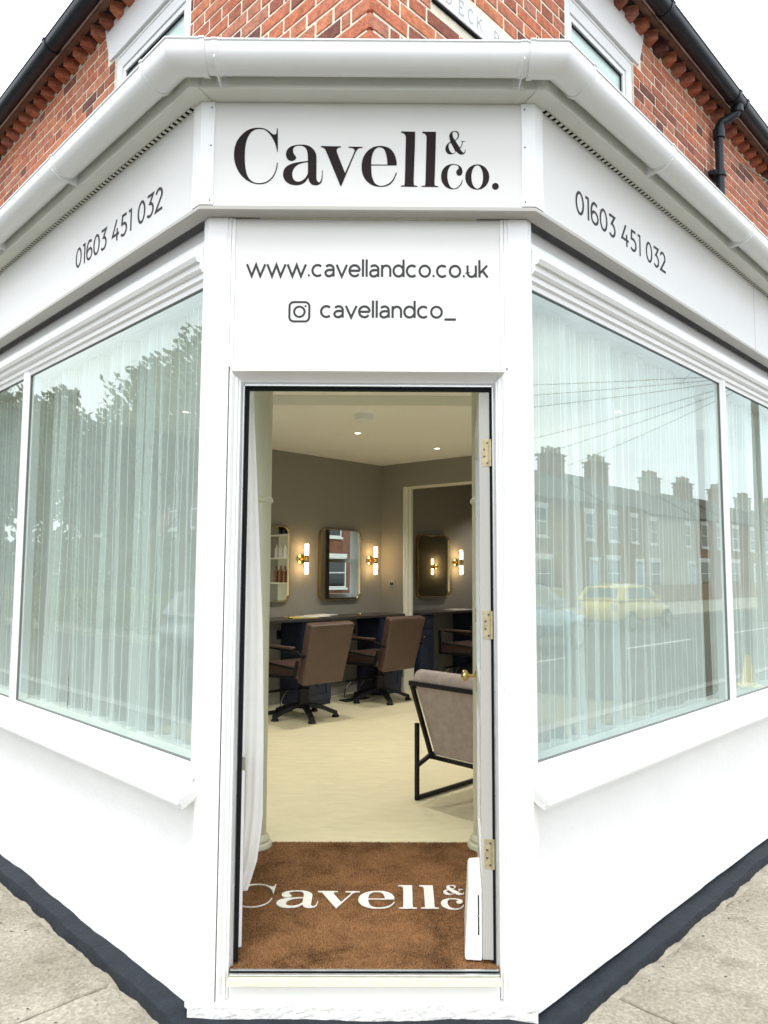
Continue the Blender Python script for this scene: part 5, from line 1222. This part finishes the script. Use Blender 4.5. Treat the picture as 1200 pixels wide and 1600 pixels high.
o = build('road_marking', g, 'white_paint'); o['kind'] = 'structure'
# telegraph pole with climbing pegs, wires
pp_ = Vector((23.97, 13.07, 0)); pl_ = thing('telegraph_pole', 'tall wooden telegraph pole with step pegs reflected in the right window', 'telegraph pole', tuple(pp_))
build('pole', G().tube([pp_+Vector((0, 0, -.1)), pp_+Vector((0, 0, 9.2))], .15, 14, rad=[.17, .12]), 'wood_pole', pl_, smooth=True)
for k in range(14):
    z = 2.6+k*.42; d = Vector((S, S, 0)) if k % 2 else Vector((-S, -S, 0)); build('step_peg', G().tube([pp_+Vector((0, 0, z))+d*.1, pp_+Vector((0, 0, z))+d*.34, pp_+Vector((0, 0, z+.05))+d*.36], .014, 6), 'black_iron', pl_)
for k in range(6):
    a = pp_+Vector((0, 0, 8.8-.06*k)); b = Vector(fR(2+k*5.5, 19.2 if k > 2 else 18.2, 5.6+.4*(k % 3))); m_ = (a+b)/2-Vector((0, 0, .35))
    pts = [a*(1-q)**2+m_*2*q*(1-q)+b*q*q for q in [i/10 for i in range(11)]]
    tag(build('phone_wire', G().tube(pts, .012, 5), 'black_rubber'), '%s overhead wire from the top of the telegraph pole, reflected in the right window' % ['highest', 'second', 'third', 'fourth', 'fifth', 'lowest'][k], 'wire', 'overhead wires reflected in the right window')
# trees and hedge on the left street
def tree(name, label, x, y, h, cr, seed, leaf='leaf_dark', nl=5200, squash=1.05):
    rnd = random.Random(seed); t = thing(name, label, 'tree', (x, y, 0), 'trees reflected in the left window'); base = Vector((x, y, -.1)); th = h*.34
    g = G(); g.tube([base, base+Vector((.05, 0, th*.5)), base+Vector((-.05, .08, th)), base+Vector((0, 0, h*.8))], .14, 10, rad=[.2, .15, .12, .03]); 
    for k in range(9):
        a = rnd.uniform(0, 6.28); z = th*rnd.uniform(.8, 1.6); e = Vector((math.cos(a)*cr*.7, math.sin(a)*cr*.7, z+cr*rnd.uniform(.3, .9))); s0 = Vector((0, 0, z))
        g.tube([base+s0, base+s0*.5+e*.5+Vector((0, 0, .15)), base+e], .05, 6, rad=[.06, .035, .012])
    build('trunk', g, 'bark', t, smooth=True)
    g = G(); cc = Vector((x, y, h-cr*squash)); clumps = []
    for k in range(34):
        d = Vector((rnd.gauss(0, 1), rnd.gauss(0, 1), rnd.gauss(0, 1))).normalized(); rr = cr*rnd.uniform(.35, .92); clumps.append((cc+Vector((d.x*rr, d.y*rr, d.z*rr*squash)), cr*rnd.uniform(.2, .36)))
    for i in range(nl):
        c, r0 = clumps[i % len(clumps)]; d = Vector((rnd.gauss(0, 1), rnd.gauss(0, 1), rnd.gauss(0, 1))).normalized(); p = c+d*r0*rnd.uniform(.45, 1.08)
        a = Vector((rnd.gauss(0, 1), rnd.gauss(0, 1), rnd.gauss(0, 1))).normalized(); b = a.orthogonal().normalized(); c2_ = a.cross(b); s_ = rnd.uniform(.07, .14)
        g.add([p-b*s_, p+c2_*s_*.5, p+b*s_, p-c2_*s_*.5], [(0, 1, 2, 3)])
    build('crown', g, leaf, t, recalc=False)
def at_left(t, o): return fL(t, o, 0)[:2]
TREES = [(-18.04, 4.83, 8.52, 2.375, 'leaf_dark'), (-18.04, 5.74, 7.02, 1.875, 'leaf_mid'), (-20.04, 7.3, 6.41, 1.75, 'leaf_dark'), (-23.04, 9.41, 6.1, 1.75, 'leaf_mid'), (-17.04, 8.03, 6.41, 1.5625, 'leaf_dark'), (-16.04, 8.08, 5.6, 1.375, 'leaf_mid'), (-15.04, 8.26, 6.27, 1.875, 'leaf_dark'), (-15.04, 9.28, 6.57, 2.25, 'leaf_mid')]
for k, (x, y, h, cr, lf) in enumerate(TREES): tree('street_tree', '%s leafy tree along the left street, seen reflected in the window' % ordn[k], x, y, h, cr, 20+k, lf, nl=4600)
g = G(); rnd = random.Random(4)
for i in range(16000):
    t = rnd.uniform(13, 34); o = rnd.uniform(7.3, 8.1); z = rnd.uniform(.05, .95)+.1*math.sin(t*2); p = Vector(fL(t, o, z))
    a = Vector((rnd.gauss(0, 1), rnd.gauss(0, 1), rnd.gauss(0, 1))).normalized(); b = a.orthogonal().normalized(); c = a.cross(b); s_ = rnd.uniform(.05, .09); g.add([p-b*s_, p+c*s_*.5, p+b*s_, p-c*s_*.5], [(0, 1, 2, 3)])
tag(build('hedge', g, 'leaf_light', recalc=False), 'clipped light green hedge along the left street, seen reflected', 'hedge')
g = G()
for i in range(22000):
    t = rnd.uniform(8, 70); o = rnd.uniform(13.2, 14.4); z = rnd.uniform(.0, 1)**.8*(3.3+.5*math.sin(t*.7)+.3*math.sin(t*2.3)); p = Vector(fL(t, o, z))
    a = Vector((rnd.gauss(0, 1), rnd.gauss(0, 1), rnd.gauss(0, 1))).normalized(); b = a.orthogonal().normalized(); c = a.cross(b); s_ = rnd.uniform(.10, .2); g.add([p-b*s_, p+c*s_*.5, p+b*s_, p-c*s_*.5], [(0, 1, 2, 3)])
tag(build('tall_hedge', g, 'leaf_dark', recalc=False), 'tall dark hedge behind the left street trees, seen reflected', 'hedge')
for o in list(bpy.data.objects):
    if 'local' in o: del o['local']
